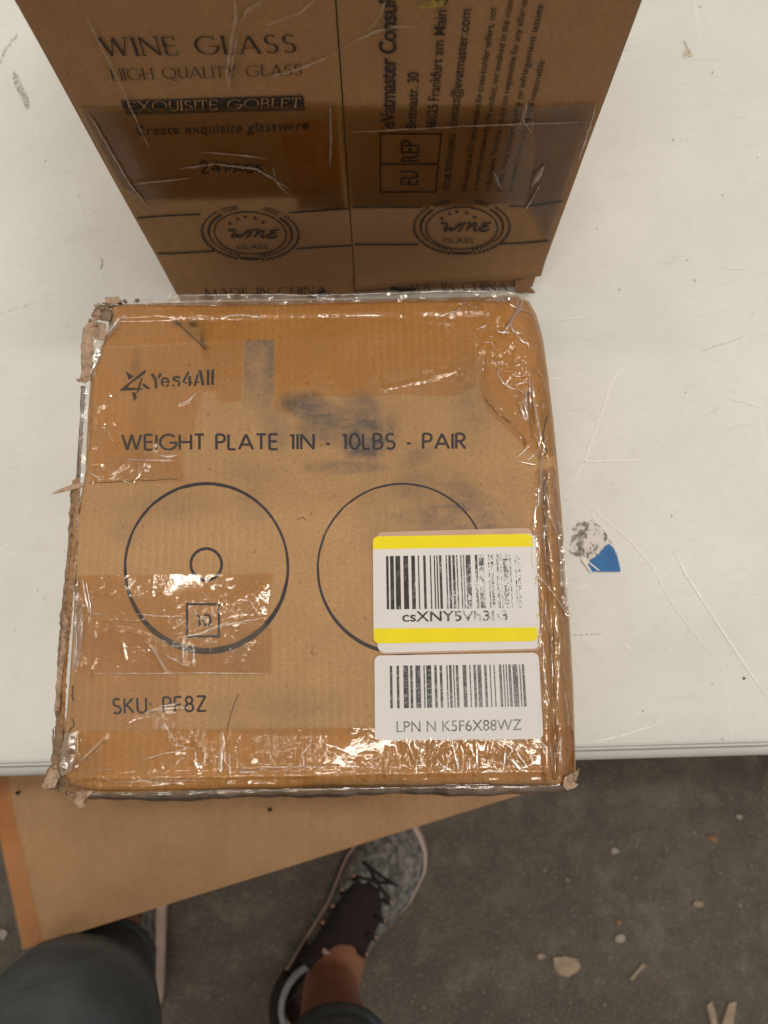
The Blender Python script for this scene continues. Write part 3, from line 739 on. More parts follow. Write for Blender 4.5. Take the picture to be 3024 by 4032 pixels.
sheet('packing_tape', [(350, 1905), (352, 1640), (362, 1474), (400, 1372), (520, 1366), (958, 1344), (948, 1578), (868, 1588), (834, 1536), (790, 1546), (765, 1705), (735, 1712), (715, 1760), (712, 1830), (725, 1895)],
      T_amber, 0.00055, GS, wr=zones(.14, (590, 1800, 125, 24, .9), (360, 1750, 30, 220, .8), (720, 1575, 60, 20, .3)), rid=rid(3, 9, (355, 1600, 440, 1880), (40, 110))+[([(700, 1590), (740, 1575), (775, 1545)], 5, .0005)])
sheet('packing_tape', [(1080, 1338), (1868, 1310), (1884, 1520), (1780, 1560), (1560, 1553), (1440, 1562), (1300, 1560), (1180, 1575), (1130, 1640), (1078, 1600)],
      T_amber, 0.00055, GS, wr=zones(.16, (1740, 1475, 110, 34, 1.0)), rid=[([(1480, 1330), (1488, 1420), (1480, 1470), (1512, 1532)], 5, .0006), ([(1512, 1532), (1650, 1500), (1790, 1460)], 6, .0005), ([(1440, 1340), (1445, 1560)], 7, .0003), ([(1815, 1320), (1822, 1560)], 8, .0002)])
sheet('packing_tape', [(306, 2266), (1076, 2258), (1042, 2468), (1070, 2472), (1068, 2650), (300, 2658), (292, 2500)], T_amber, 0.00040, GS,
      wr=zones(.12, (870, 2390, 180, 26, .75), (970, 2530, 95, 24, .7), (700, 2570, 60, 40, .7), (345, 2400, 40, 110, 1.0), (700, 2440, 120, 30, .6)),
      rid=rid(5, 10, (310, 2290, 380, 2620), (40, 90))+[([(850, 2425), (900, 2450), (1060, 2436)], 4, .0003), ([(680, 2513), (760, 2500), (880, 2455), (1040, 2432)], 5, .0006), ([(575, 2520), (620, 2600), (655, 2650)], 7, .0009), ([(650, 2570), (740, 2620)], 5, .0006),
                                                ([(480, 2525), (495, 2600)], 5, .0007), ([(310, 2440), (480, 2430), (560, 2435)], 5, .0005), ([(440, 2475), (540, 2490), (650, 2540)], 5, .0005), ([(718, 2520), (724, 2620)], 5, .0006), ([(760, 2560), (758, 2620)], 6, .0006), ([(985, 2355), (1016, 2415)], 5, .0008)])
sheet('packing_tape', [(300, 2462), (1052, 2456), (1066, 2652), (296, 2662)], T_clear, 0.00085, 12, wr=zones(.1, (760, 2540, 260, 30, .5)))
sheet('packing_tape', [(292, 2662), (705, 2660), (700, 2875), (266, 2880), (278, 2750)], T_clear, 0.00042, 10, wr=zones(.08, (660, 2850, 60, 40, .9)),
      rid=[([(455, 2670), (425, 2878)], 6, .0003), ([(480, 2842), (560, 2815), (720, 2785)], 6, .0007)])
BZ = zones(.12, (1060, 2935, 90, 38, .75), (840, 2930, 45, 90, .75), (1240, 2930, 50, 40, .6), (760, 2880, 70, 35, .7), (1950, 3010, 220, 46, .6), (1640, 3000, 90, 40, .4), (1000, 3030, 110, 12, .9), (270, 2960, 28, 90, .5), (560, 3040, 200, 14, .5), (1430, 3010, 300, 60, .4))
sheet('packing_tape', [(256, 2880), (700, 2872), (1470, 2866), (2170, 2862), (2258, 2860), (2262, 2995), (2262, 3045), (2232, 3080), (2150, 3094), (1600, 3098), (1000, 3108), (420, 3118), (335, 3112), (272, 3092), (246, 3048), (248, 2980)],
      T_orange, 0.00050, GS, wr=BZ,
      rid=rid(7, 26, (1500, 2900, 2080, 3010), (40, 110), (.0002, .0006), ang=80)+rid(8, 12, (1780, 2900, 2080, 3010), (40, 120))+rid(9, 10, (700, 2890, 900, 3020), (30, 90))+rid(19, 10, (930, 2890, 1500, 3020), (40, 110), (.0001, .0004), ang=88)
      + [([(360, 3052), (440, 3068), (700, 3064), (1000, 3060), (1400, 3052)], 5, .0005), ([(315, 2990), (370, 2950), (415, 2905)], 6, .0010), ([(310, 2880), (300, 2960), (292, 3030)], 6, .0010), ([(930, 3022), (1150, 3022), (1330, 3026)], 5, .0007), ([(1185, 2888), (1225, 2915), (1190, 2950), (1180, 3010)], 6, .0007)])
sheet('packing_tape', [(2108, 1850), (2190, 1835), (2211, 2045), (2222, 2245), (2239, 2442), (2253, 2705), (2262, 2995), (2258, 3050), (2170, 3080), (2140, 3075), (2128, 2930), (2126, 2600), (2112, 2500), (2100, 2200)],
      T_side, 0.00062, 6, wr=zones(.35, (2150, 2300, 60, 700, .9), (2130, 2080, 30, 180, 1.0), (2190, 2850, 60, 300, .8)),
      rid=rid(11, 34, (2120, 1880, 2235, 2950), (60, 220), (.0002, .0006), (3.5, 6), ang=87)+rid(12, 10, (2125, 2000, 2200, 2950), (20, 60), (.0003, .0007), (4, 7)))


# folded creases of film: narrow raised pleats
def pleat(q, wd, h, mat=T_crease, parent=None, mapf=None, name='tape_crease', off=.0006, seed=0):
    q = wob(q, .9, seed); n = len(q); K = 7
    ww = wd*np.clip(np.sin(np.linspace(0.08, math.pi-.08, n))*1.7, .15, 1)*(1+.3*np.sin(np.arange(n)*1.7+seed))
    tg = np.gradient(q, axis=0); tg /= np.maximum(np.linalg.norm(tg, axis=1), 1e-9)[:, None]; nn = np.stack([-tg[:, 1], tg[:, 0]], 1)
    P = []; Z = []
    for i in range(n):
        for k_ in range(K):
            u_ = -1+2*k_/(K-1); P.append(q[i]+nn[i]*ww[i]*u_/2); Z.append(h*(ww[i]/wd)*math.sqrt(max(0, 1-u_*u_)))
    P = np.array(P); Z = np.array(Z)
    F = [(i*K+k_, i*K+k_+1, (i+1)*K+k_+1, (i+1)*K+k_) for i in range(n-1) for k_ in range(K-1)]
    W3 = mapf(P, Z) if mapf else at(P, ZTOP(P[:, 0], P[:, 1])+off+Z)
    return mk(name, W3, F, mat, parent or fb, attrs={'wrinkle': np.full(len(P), .5)})
def U4(X, Y): return (1800+.4068*X, 1100+.4068*Y)
PL = [([U4(400, 150), U4(430, 190), U4(520, 240), U4(620, 290), U4(730, 328)], 7), ([U4(0, 240), U4(60, 225), U4(95, 195)], 6), ([U4(370, 200), U4(400, 240), U4(430, 290)], 8),
      ([U4(640, 170), U4(600, 290), U4(520, 400), U4(430, 550)], 14), ([U4(600, 190), U4(560, 320), U4(470, 440)], 8), ([U4(500, 410), U4(560, 520), U4(640, 600), U4(690, 620), U4(700, 690)], 7),
      ([U4(395, 830), U4(400, 930), U4(460, 1010), U4(560, 1070)], 7), ([U4(560, 940), U4(700, 930)], 4), ([U4(560, 1020), U4(700, 990), U4(715, 920)], 5), ([U4(730, 940), U4(740, 1150), U4(780, 1350), U4(810, 1530), U4(780, 1680), U4(680, 1750)], 9),
      ([U4(710, 930), U4(705, 1150), U4(712, 1400)], 6), ([U4(770, 870), U4(830, 950)], 5), ([U4(580, 1720), U4(720, 1590)], 5), ([U4(880, 1510), U4(840, 1580), U4(820, 1760)], 6), ([U4(815, 1700), U4(805, 2000), U4(790, 2200)], 10),
      ([U4(860, 1850), U4(850, 2050), U4(890, 2200)], 5), ([U4(580, 1750), U4(770, 1800)], 4), ([U4(190, 480), U4(260, 450), U4(300, 420)], 8), ([U4(310, 560), U4(370, 540)], 9), ([U4(370, 480), U4(420, 500), U4(510, 520)], 10), ([U4(560, 500), U4(640, 525)], 12),
      ([U4(240, 610), U4(340, 600), U4(360, 690)], 5), ([U4(600, 1180), U4(640, 1300), U4(700, 1400)], 12), ([U4(650, 1150), U4(690, 1300), U4(700, 1380)], 12), ([U4(620, 1080), U4(665, 1120), U4(680, 1200)], 9)]
def V7(X, Y): return (1900+.5877*X, 1900+.5877*Y)
PL += [([V7(385, 0), V7(380, 120), V7(350, 200), V7(345, 330)], 9), ([V7(340, 365), V7(430, 350), V7(380, 385)], 5), ([V7(375, 400), V7(385, 470), V7(372, 540)], 6), ([V7(430, 200), V7(420, 300), V7(405, 390), V7(410, 470)], 6),
       ([V7(425, 770), V7(430, 900), V7(460, 1050), V7(455, 1200)], 6), ([V7(500, 840), V7(490, 950), V7(520, 1050), V7(515, 1160)], 7), ([V7(410, 1140), V7(405, 1230), V7(430, 1360), V7(455, 1420)], 6),
       ([V7(515, 1180), V7(510, 1320), V7(500, 1420), V7(512, 1500)], 7), ([V7(545, 1400), V7(575, 1550), V7(570, 1640)], 6), ([V7(490, 1550), V7(495, 1640)], 7), ([V7(455, 1750), V7(465, 1850), V7(470, 1930)], 7), ([V7(490, 1740), V7(500, 1850)], 7),
       ([V7(525, 1700), V7(530, 1900)], 5), ([V7(455, 1050), V7(470, 1280), V7(465, 1480)], 5), ([V7(440, 200), V7(500, 330), V7(530, 560)], 5), ([V7(425, 540), V7(470, 565)], 16), ([V7(450, 395), V7(455, 440)], 9), ([V7(535, 1235), V7(555, 1310)], 6)]
def C5(X, Y): return (150+.6932*X, 2000+.6932*Y)
PL += [([C5(250, 400), C5(262, 470), C5(290, 600)], 8), ([C5(270, 420), C5(290, 520), C5(300, 610)], 6), ([C5(310, 600), C5(370, 605)], 6), ([C5(480, 760), C5(500, 870)], 5), ([C5(605, 755), C5(650, 790), C5(730, 935)], 8), ([C5(715, 830), C5(840, 900), C5(870, 870)], 5),
       ([C5(760, 745), C5(900, 720), C5(1000, 680), C5(1080, 660), C5(1300, 620)], 5), ([C5(1190, 510), C5(1245, 605)], 5), ([C5(930, 470), C5(985, 540)], 4), ([C5(880, 770), C5(885, 890)], 6), ([C5(820, 760), C5(825, 870)], 5), ([C5(735, 790), C5(880, 775)], 5),
       ([C5(230, 940), C5(700, 940), C5(930, 938), C5(1320, 940)], 3.5), ([C5(560, 600), C5(700, 615), C5(830, 620)], 4), ([C5(230, 1445), C5(300, 1380), C5(375, 1305)], 8), ([C5(225, 1260), C5(225, 1350), C5(210, 1450)], 5),
       ([C5(310, 1485), C5(430, 1490)], 4), ([C5(340, 1520), C5(430, 1555), C5(700, 1548), C5(1000, 1550)], 4), ([C5(1140, 1480), C5(1300, 1475), C5(1500, 1470), C5(1659, 1475)], 5), ([C5(1140, 1500), C5(1230, 1498)], 9), ([C5(890, 1370), C5(900, 1440), C5(940, 1500)], 6),
       ([C5(560, 1440), C5(700, 1400), C5(850, 1370)], 4), ([C5(690, 1170), C5(730, 1250), C5(800, 1350), C5(890, 1370)], 5), ([C5(1040, 1260), C5(1060, 1340), C5(1020, 1400)], 8), ([C5(600, 1165), C5(680, 1140), C5(860, 1135)], 6), ([C5(1555, 1270), C5(1545, 1340), C5(1500, 1400), C5(1520, 1480)], 6),
       ([C5(1040, 1380), C5(1035, 1500)], 16), ([C5(1085, 1390), C5(1090, 1520)], 7), ([C5(950, 1380), C5(945, 1460)], 9), ([C5(205, 620), C5(215, 760), C5(200, 900)], 8), ([C5(265, 480), C5(275, 560)], 9), ([C5(320, 690), C5(330, 740)], 10), ([C5(238, 610), C5(250, 690), C5(235, 740)], 6)]
def D6(X, Y): return (1200+.7836*X, 2000+.7836*Y)
PL += [([D6(740, 1170), D6(760, 1260), D6(780, 1330)], 12), ([D6(860, 1170), D6(865, 1240), D6(870, 1320)], 10), ([D6(970, 1165), D6(1060, 1220), D6(1130, 1320)], 8), ([D6(1010, 1200), D6(1000, 1320)], 9), ([D6(580, 1240), D6(590, 1300)], 6), ([D6(680, 1290), D6(740, 1320)], 10),
       ([D6(880, 1330), D6(920, 1320), D6(1000, 1325)], 9), ([D6(1060, 1180), D6(1020, 1260), D6(1120, 1330)], 6), ([D6(565, 1260), D6(560, 1340)], 8), ([D6(720, 1240), D6(715, 1320)], 6), ([D6(1200, 1180), D6(1240, 1260)], 5), ([D6(1040, 1260), D6(1085, 1320)], 12), ([D6(830, 1260), D6(828, 1325)], 8)]
PL += [([(385, 1355), (392, 1385), (372, 1440)], 8), ([(395, 1350), (372, 1400), (366, 1450)], 12), ([(470, 1245), (450, 1275), (420, 1310)], 10), ([(495, 1240), (465, 1262)], 6), ([(360, 1500), (372, 1460), (395, 1400)], 6), ([(345, 1700), (352, 1740), (342, 1780)], 7), ([(352, 1630), (380, 1636)], 6), ([(335, 1820), (350, 1860), (410, 1892)], 6),
       ([(700, 1590), (740, 1580), (778, 1545)], 5), ([(480, 1805), (560, 1812), (700, 1815)], 4), ([(620, 1790), (660, 1798), (705, 1790)], 6), ([(880, 1240), (950, 1238), (1030, 1250)], 6), ([(1720, 1255), (1760, 1235), (1830, 1205), (1850, 1180)], 6), ([(1830, 1190), (1870, 1210), (1900, 1190)], 6)]
for i, (q, wd) in enumerate(PL): pleat(q, wd*1.1, wd*.000020, seed=i, off=.0011)

# clear film standing along the back edge and loose at the right side
def loose(name, poly, z0, seed, amp=.0012, mat=T_loose, step=10, wr=.8):
    vv, ff = cut_sheet(poly, step, 1.2, seed); S_ = sines(seed, 12, 20, 120)
    z = z0(vv[:, 0], vv[:, 1]) if callable(z0) else np.full(len(vv), z0)
    return mk(name, at(vv, z+wav(S_, vv[:, 0], vv[:, 1])*amp), ff, mat, fb, attrs={'wrinkle': np.full(len(vv), wr)})
loose('edge_film', [(540, 1200), (545, 1176), (664, 1180), (664, 1160), (900, 1160), (1100, 1160), (1400, 1156), (1700, 1146), (1900, 1143), (2040, 1150), (2080, 1178), (2040, 1188), (1800, 1184), (1400, 1192), (900, 1204)], ZT+.0006, 31, .0007)
loose('edge_film', [(664, 1160), (1050, 1158), (1240, 1168), (1240, 1180), (664, 1186)], ZT+.0024, 33, .0005)
for i, (q, wd) in enumerate([([(664, 1162), (900, 1160), (1100, 1159), (1300, 1166)], 5), ([(1240, 1164), (1500, 1156), (1750, 1146), (1960, 1146)], 5), ([(560, 1190), (620, 1192), (700, 1186)], 6), ([(1650, 1152), (1720, 1149)], 7),
                             ([(1960, 1160), (2000, 1156), (2060, 1166)], 7), ([(700, 1187), (900, 1184), (1100, 1182)], 4), ([(1880, 1185), (1900, 1165), (1960, 1158)], 6)]):
    pleat(q, wd, .00016, off=.0048, seed=70+i)
loose('loose_film', [(2196, 2040), (2216, 2080), (2226, 2235), (2238, 2330), (2248, 2438), (2225, 2420), (2200, 2370), (2172, 2335), (2190, 2300), (2206, 2240), (2200, 2140)], lambda x, y: ZT-.0035+.0*x, 41, .0009)
for i, (q, wd) in enumerate([([(2246, 2436), (2226, 2320), (2222, 2240)], 5), ([(2246, 2436), (2222, 2400), (2190, 2350), (2150, 2300), (2105, 2250)], 6), ([(2240, 2425), (2214, 2360), (2196, 2345)], 5), ([(2216, 2080), (2224, 2240)], 4), ([(2104, 2240), (2098, 2150)], 4)]):
    pleat(q, wd, .00018, off=.0030 if i else .006, seed=90+i)

# torn corners and delaminated left edge
def flakes(name, spots, mat, seed, parent=fb):
    g = np.random.default_rng(seed); V = []; F = []
    for (cx, cy, s_, z) in spots:
        n = g.integers(6, 10); a = np.sort(g.uniform(0, 2*math.pi, n)); el = g.uniform(.45, 1); th = g.uniform(0, 3.14)
        r_ = s_*g.uniform(.45, 1.1, n); q = np.stack([r_*np.cos(a), r_*np.sin(a)*el], 1)
        q = q@np.array([[math.cos(th), math.sin(th)], [-math.sin(th), math.cos(th)]])
        tilt = g.normal(0, .5, 2); mm = s_/7800.0
        o = len(V); c_ = at((cx, cy), z); V.append(tuple(c_+np.array([0, 0, mm*.25])))
        ring1 = []
        for k_ in range(n):
            for sc_ in (.55, 1.0):
                w3 = at((cx+q[k_][0]*sc_, cy+q[k_][1]*sc_), z); w3 = w3+np.array([0, 0, (q[k_]@tilt)/7800*sc_*.8+g.normal(0, .22)*mm*sc_]); V.append(tuple(w3))
        for k_ in range(n):
            i0 = o+1+2*k_; i1 = o+1+2*((k_+1) % n)
            F += [(o, i0, i1), (i0, i0+1, i1+1, i1)]
    ob = mk(name, V, F, mat, parent, smooth=False)
    md = ob.modifiers.new('thick', 'SOLIDIFY'); md.thickness = .00035; return ob
g = random.Random(4)
def spots(n, path, spread, s, zr):
    out = []; P = densify(path, 8)
    for i in range(n):
        q = g.choice(P); out.append((q[0]+g.uniform(-spread, spread), q[1]+g.uniform(-spread, spread), g.uniform(*s), g.uniform(*zr)))
    return out
# TL corner
def A3(X, Y): return (250+.3014*X, 1100+.3014*Y)
vvp = [A3(*q) for q in ((260, 640), (330, 560), (440, 560), (550, 590), (570, 720), (520, 800), (430, 790), (375, 740), (400, 900), (395, 1100), (350, 1200), (365, 1310), (280, 1360), (205, 1330), (235, 1200), (225, 1000), (240, 800))]
def crump(name, poly, z, mat, seed, amp=.0012, step=9, jag=2.2, parent=fb, thick=.0004):
    vv, ff = cut_sheet(poly, step, jag, seed); S_ = sines(seed, 14, 14, 80)
    zz = (z(vv[:, 0], vv[:, 1]) if callable(z) else z)+wav(S_, vv[:, 0], vv[:, 1])*amp
    ob = mk(name, at(vv, zz), ff, mat, parent, smooth=True); md = ob.modifiers.new('thick', 'SOLIDIFY'); md.thickness = thick; return ob
o = crump('torn_paper', vvp, ZT-.001, M_pulp, 51); o['label'] = 'torn pinkish paper hanging off the far left corner'
flakes('torn_flakes', spots(22, [(370, 1265), (385, 1240), (440, 1200)], 18, (8, 20), (ZT-.004, ZT+.003)), M_pulp, 61)
flakes('torn_flakes', spots(26, [(360, 1275), (400, 1215), (480, 1185), (530, 1190)], 12, (7, 16), (ZT-.006, ZT+.002)), M_pulp2, 62)
crump('torn_paper', [A3(*q) for q in ((545, 245), (720, 225), (760, 290), (640, 330), (560, 300))], ZT+.001, M_pulp, 53)
crump('torn_paper', [A3(*q) for q in ((430, 330), (540, 340), (640, 440), (600, 560), (500, 540), (450, 460))], ZT+.001, M_rim, 54, .0016)
for q in (((385, 305), (450, 370), (430, 400)), ((430, 290), (510, 345), (480, 350)), ((165, 1310), (245, 1290), (270, 1330), (200, 1345)), ((540, 240), (620, 235), (620, 260))):
    crump('paper_shred', [A3(*t) for t in q], ZT-.001, M_pulp2, 55+len(q), .0004, 9, .8)
loose('corner_film', [A3(*q) for q in ((390, 760), (520, 800), (500, 950), (400, 1150), (385, 1180), (400, 1000))], ZT+.0008, 35, .0012, T_crease, 7)
loose('corner_film', [A3(*q) for q in ((590, 560), (850, 450), (760, 560), (600, 740), (540, 790), (580, 680))], ZT+.0012, 36, .0009, T_loose, 8)
# left edge: layered liner strips
def edge_strip(path, wd, z, mat, seed, amp=6, name='liner_strip'):
    g2 = np.random.default_rng(seed); q = np.array(densify(path, 9), float); n = len(q)
    ker = np.array([.25, .5, .25]); jn = np.convolve(np.abs(g2.normal(0, amp*1.3, n+2)), ker, 'valid'); jn = jn*np.clip(np.convolve(g2.random(n+14), np.ones(15)/15, 'valid')*6-2.2, .05, 2)
    a = q+np.stack([-wd/2-jn, np.zeros(n)], 1); b = q+np.stack([wd/2+g2.normal(0, 1.5, n), np.zeros(n)], 1); c_ = (a+b)/2
    P = np.concatenate([a, c_, b]); zz = z+np.concatenate([g2.normal(-.0015, .0006, n), g2.normal(.0004, .0005, n), g2.normal(-.0004, .0003, n)])
    F = [(i, i+1, n+i+1, n+i) for i in range(n-1)]+[(n+i, n+i+1, 2*n+i+1, 2*n+i) for i in range(n-1)]
    ob = mk(name, at(P, zz), F, mat, fb, smooth=False); md = ob.modifiers.new('thick', 'SOLIDIFY'); md.thickness = .0004; return ob
edge_strip([(300, 1890), (288, 2050), (270, 2260), (250, 2480), (238, 2660), (232, 2870), (222, 3000)], 24, ZT-.0050, M_pulp2, 71)
edge_strip([(306, 1885), (300, 2050), (286, 2260), (268, 2480), (252, 2660), (246, 2870), (240, 3000)], 20, ZT-.0030, M_side, 72, 3)
edge_strip([(312, 1900), (306, 2100), (292, 2330)], 10, ZT-.0014, M_pulp, 73, 2)
edge_strip([(262, 2420), (250, 2560), (232, 2700), (226, 2800)], 16, ZT-.0022, M_pulp, 74, 5)
edge_strip([(232, 2860), (240, 2950), (236, 3040)], 26, ZT-.0012, M_pulp2, 75, 6)
edge_strip([(330, 1520), (322, 1660), (312, 1800), (308, 1890)], 16, ZT-.0030, M_rim, 76, 2)
loose('edge_film', [(322, 1530), (345, 1520), (342, 1700), (340, 1860), (312, 1890), (314, 1700)], ZT+.0002, 37, .0009, T_crease, 8)
loose('edge_film', [(276, 2310), (305, 2290), (330, 2420), (322, 2560), (300, 2650), (285, 2640), (292, 2500)], ZT+.0010, 38, .0012, T_loose, 8)
o = loose('edge_film', [(255, 2888), (305, 2880), (296, 2960), (286, 3030), (240, 3060), (236, 2990)], ZT+.0012, 39, .0010, T_crease, 8)
# splinter sticking out at the left
crump('paper_splinter', [(202, 1946), (240, 1925), (290, 1905), (322, 1900), (326, 1918), (280, 1930), (230, 1942)], lambda x, y: ZT-.0005+(322-x)*1.2e-5, M_pulp, 58, .0004, 9, .6)
o = None
# BL corner curl
def E4(X, Y): return (X*.3014, 2800+Y*.3014)
crump('torn_paper', [E4(*q) for q in ((690, 230), (720, 400), (790, 420), (800, 620), (780, 800), (870, 900), (830, 1000), (760, 1060), (700, 1020), (600, 1030), (535, 990), (590, 880), (610, 780), (680, 700), (655, 640), (695, 560))], lambda x, y: ZT-.004-(3050-y)*6e-6, M_pulp2, 81, .0022, 8, 3)
crump('torn_paper', [E4(*q) for q in ((640, 760), (740, 700), (790, 860), (720, 1000), (600, 1020), (550, 980))], ZT-.0005, M_pulp, 82, .0022, 8, 2.5)
crump('torn_paper', [E4(*q) for q in ((860, 1050), (960, 1075), (1100, 1030), (1230, 1040), (1150, 1120), (1090, 1200), (1130, 1245), (1040, 1265), (1010, 1240), (960, 1180), (900, 1140))], ZT-.002, M_pulp, 83, .0022, 8, 2)
crump('torn_paper', [E4(*q) for q in ((1060, 1060), (1250, 1030), (1290, 1090), (1180, 1140), (1085, 1210), (1075, 1130))], ZT-.006, M_pulp2, 84, .001, 8, 1)
flakes('torn_flakes', spots(22, [E4(700, 900), E4(760, 980), E4(820, 1040), E4(1000, 1150)], 12, (7, 15), (ZT-.004, ZT+.001)), M_pulp2, 85)
# BR corner
crump('torn_paper', [(2222, 3060), (2262, 3040), (2278, 3045), (2270, 3065), (2256, 3078), (2276, 3088), (2262, 3104), (2232, 3112), (2215, 3095)], ZT-.0015, M_pulp, 86, .0018, 7, 2)
flakes('torn_flakes', spots(9, [(2225, 3085), (2262, 3060)], 9, (6, 12), (ZT-.004, ZT+.001)), M_pulp, 87)
crump('paper_shred', [(2255, 3048), (2284, 3022), (2280, 3036), (2268, 3056)], ZT-.001, M_pulp2, 88, .0004, 8, .6)

# ------------------------------------------------------------------ tall wine glass box (back)
YB = float(at((1250, 1158), ZTAB)[1])      # its front stands here
YB += 0.0
def bk(P, off=0.0):
    P = np.asarray(P, float); return at_y(P, YB-off)
lo_l, hi_l = bk((705, 1160)), bk((72, 0)); lo_r, hi_r = bk((2093, 1156)), bk((2515, 0))
def edge(lo, hi, z): t = (z-lo[2])/(hi[2]-lo[2]); return lo+(hi-lo)*t
HT = 0.34; zt_ = ZTAB+HT
tbx = empty('wine_glass_box', (float((lo_l[0]+lo_r[0])/2), YB+.12, ZTAB), 'tall brown cardboard box for wine glasses standing behind the small taped box', 'cardboard box')
Sb = sines(21, 12, .05, .25)
def yface(x, z):
    """front face relief: gentle waves, flaps proud of the crushed bottom strip"""
    yy = YB+wav(Sb, x, z)*.0007
    return yy
seam_lo, seam_hi = bk((1401, 1165)), bk((1323, 0))
def flap(xa, xb, zlow, thick=.003, name='front_flap', nx=46, nz=60):
    V = []; F = []
    for k_ in range(nz+1):
        for i in range(nx+1):
            u_ = i/nx; z0_ = zlow(u_); z = z0_+(zt_-z0_)*k_/nz; x = xa(z)*(1-u_)+xb(z)*u_
            y = yface(x, z)-.003+(.004*math.exp(-((z-z0_)/.012)) if False else 0)
            y -= .0022*math.exp(-((z-z0_)/.010)**2)
            e_ = min(u_, 1-u_)*nx
            V.append((x, y, z))
    for k_ in range(nz):
        for i in range(nx):
            a = k_*(nx+1)+i; F.append((a, a+1, a+nx+2, a+nx+1))
    ob = mk(name, V, F, M_tall, tbx); md = ob.modifiers.new('thick', 'SOLIDIFY'); md.thickness = .0028; md.offset = -1 ; return ob
XL = lambda z: edge(lo_l, hi_l, z)[0]; XR = lambda z: edge(lo_r, hi_r, z)[0]; XS = lambda z: edge(seam_lo, seam_hi, z)[0]
zb_l = lambda u_: float(bk((720+u_*680, 1235-u_*55))[2])
zb_r = lambda u_: float(bk((1405+u_*690, 1116-u_*56+4*math.sin(u_*9)-(8 if u_ < .5 else 0)*math.sin(u_*6.28)))[2])
flap(lambda z: XL(z)+.0, lambda z: XS(z)-.0003, zb_l)
flap(lambda z: XS(z)+.0003, lambda z: XR(z), zb_r)
# body: back, sides, bottom, inner front
D = 0.24
def quadgrid(P00, P10, P11, P01, nx=10, ny=10, jit=0, seed=3):
    g3 = np.random.default_rng(seed); V = []; F = []
    for j in range(ny+1):
        for i in range(nx+1):
            u_, v_ = i/nx, j/ny
            V.append((1-u_)*(1-v_)*P00+u_*(1-v_)*P10+u_*v_*P11+(1-u_)*v_*P01+g3.normal(0, jit, 3))
    for j in range(ny):
        for i in range(nx): a = j*(nx+1)+i; F.append((a, a+1, a+nx+2, a+nx+1))
    return V, F
Lb = np.array([XL(ZTAB)+.001, YB+.001, ZTAB+.0005]); Lt = np.array([XL(zt_)+.001, YB+.001, zt_]); Rb = np.array([XR(ZTAB)-.001, YB+.001, ZTAB+.0005]); Rt = np.array([XR(zt_)-.001, YB+.001, zt_]); dy = np.array([0, D, 0])
for nm, q in (('inner_panel', (Lb, Rb, Rt, Lt)), ('back_panel', (Lb+dy, Rb+dy, Rt+dy, Lt+dy)), ('side_panel', (Lb, Lb+dy, Lt+dy, Lt)), ('side_panel', (Rb, Rb+dy, Rt+dy, Rt)), ('lid', (Lt, Rt, Rt+dy, Lt+dy)), ('base_panel', (Lb, Rb, Rb+dy, Lb+dy))):
    V, F = quadgrid(*q, 12, 12); mk(nm, V, F, M_tall, tbx)
# crushed bottom right corner of the front
def bpatch(name, poly, mat, off, step=22, jag=0, seed=1, amp=0, wr=.3, parent=None, proud=None):
    vv, ff = cut_sheet(poly, step, jag, seed); W3 = bk(vv, off)
    yy = yface(W3[:, 0], W3[:, 2])-off
    W3 = at_y(vv, yy)
    if amp: W3 = W3+np.stack([0*W3[:, 0], wav(sines(seed, 10, 30, 140), vv[:, 0], vv[:, 1])*amp, 0*W3[:, 0]], 1)
    return mk(name, W3, ff, mat, parent or tbx, attrs={'wrinkle': np.full(len(vv), wr)})
bpatch('crushed_corner', [(2030, 1105), (2080, 1085), (2112, 1078), (2100, 1108), (2082, 1128), (2095, 1135), (2108, 1150), (2098, 1165), (2070, 1172), (2030, 1160)], M_tall, .004, 10, 2.5, 5, .002)
# print on the front: 3D text on the wall
OFF = .0034
def wprint(name, V, F, p0, p1, ptop, mat, width=None, lay=None, parent=None, off=OFF):
    """baseline from pixel p0 to p1, ptop = pixel one cap height above p0; all laid out on the wall itself"""
    A, B, T_ = bk(p0, off), bk(p1, off), bk(ptop, off)
    V = np.asarray(V, float); ex = (B-A)/width; ey = T_-A
    W3 = A+V[:, :1]*ex+V[:, 1:2]*ey
    W3[:, 1] = yface(W3[:, 0], W3[:, 2])-off-(0 if lay is None else lay*1e-5)-.0002
    return mk(name, W3, F, mat, parent or tbx, smooth=False)
def wstroke(s, p0, p1, ptop, serif=True, wt=.12, gap=.26, mat=M_inkt, **kw):
    V, F, W_, lay = stroke_text(s, wt, gap, serif); return wprint('lettering', V, F, p0, p1, ptop, mat, W_, lay, **kw)
def A1(X, Y): return (X*.8439, Y*.8439)
def A2(X, Y): return (1300+X*.8439, Y*.8439)
wstroke('WINE GLASS', A1(495, 266), A1(1378, 246), A1(462, 182), gap=.30, wt=.13)
wstroke('HIGH QUALITY GLASS', A1(530, 379), A1(1405, 354), A1(515, 328), gap=.26, wt=.11, mat=M_inkb)
bpatch('printed_bar', [(475, 398), (1194, 377), (1201, 435), (498, 453)], M_inkt, OFF+.0002)
M_card_ink = plain('unprinted_letter', (0.30, 0.17, 0.08), .8)
V, F, W_, lay = stroke_text('EXQUISITE GOBLET', .11, .26, True, .06)
wprint('lettering', V, F, A1(605, 523), A1(1395, 505), A1(598, 478), M_card_ink, W_, lay, off=OFF+.0003)
V, F, W_, lay = bfont('Create exquisite glassware', .008, 1.08)
wprint('lettering', V, F, A1(636, 634), A1(1438, 608), A1(630, 592), M_inkb, W_)
wstroke('24', A1(938, 803), A1(1030, 803), A1(930, 752), serif=False, wt=.13, gap=.22)
wstroke('PACK', A1(1055, 803), A1(1228, 800), A1(1050, 766), serif=False, wt=.17, gap=.2)
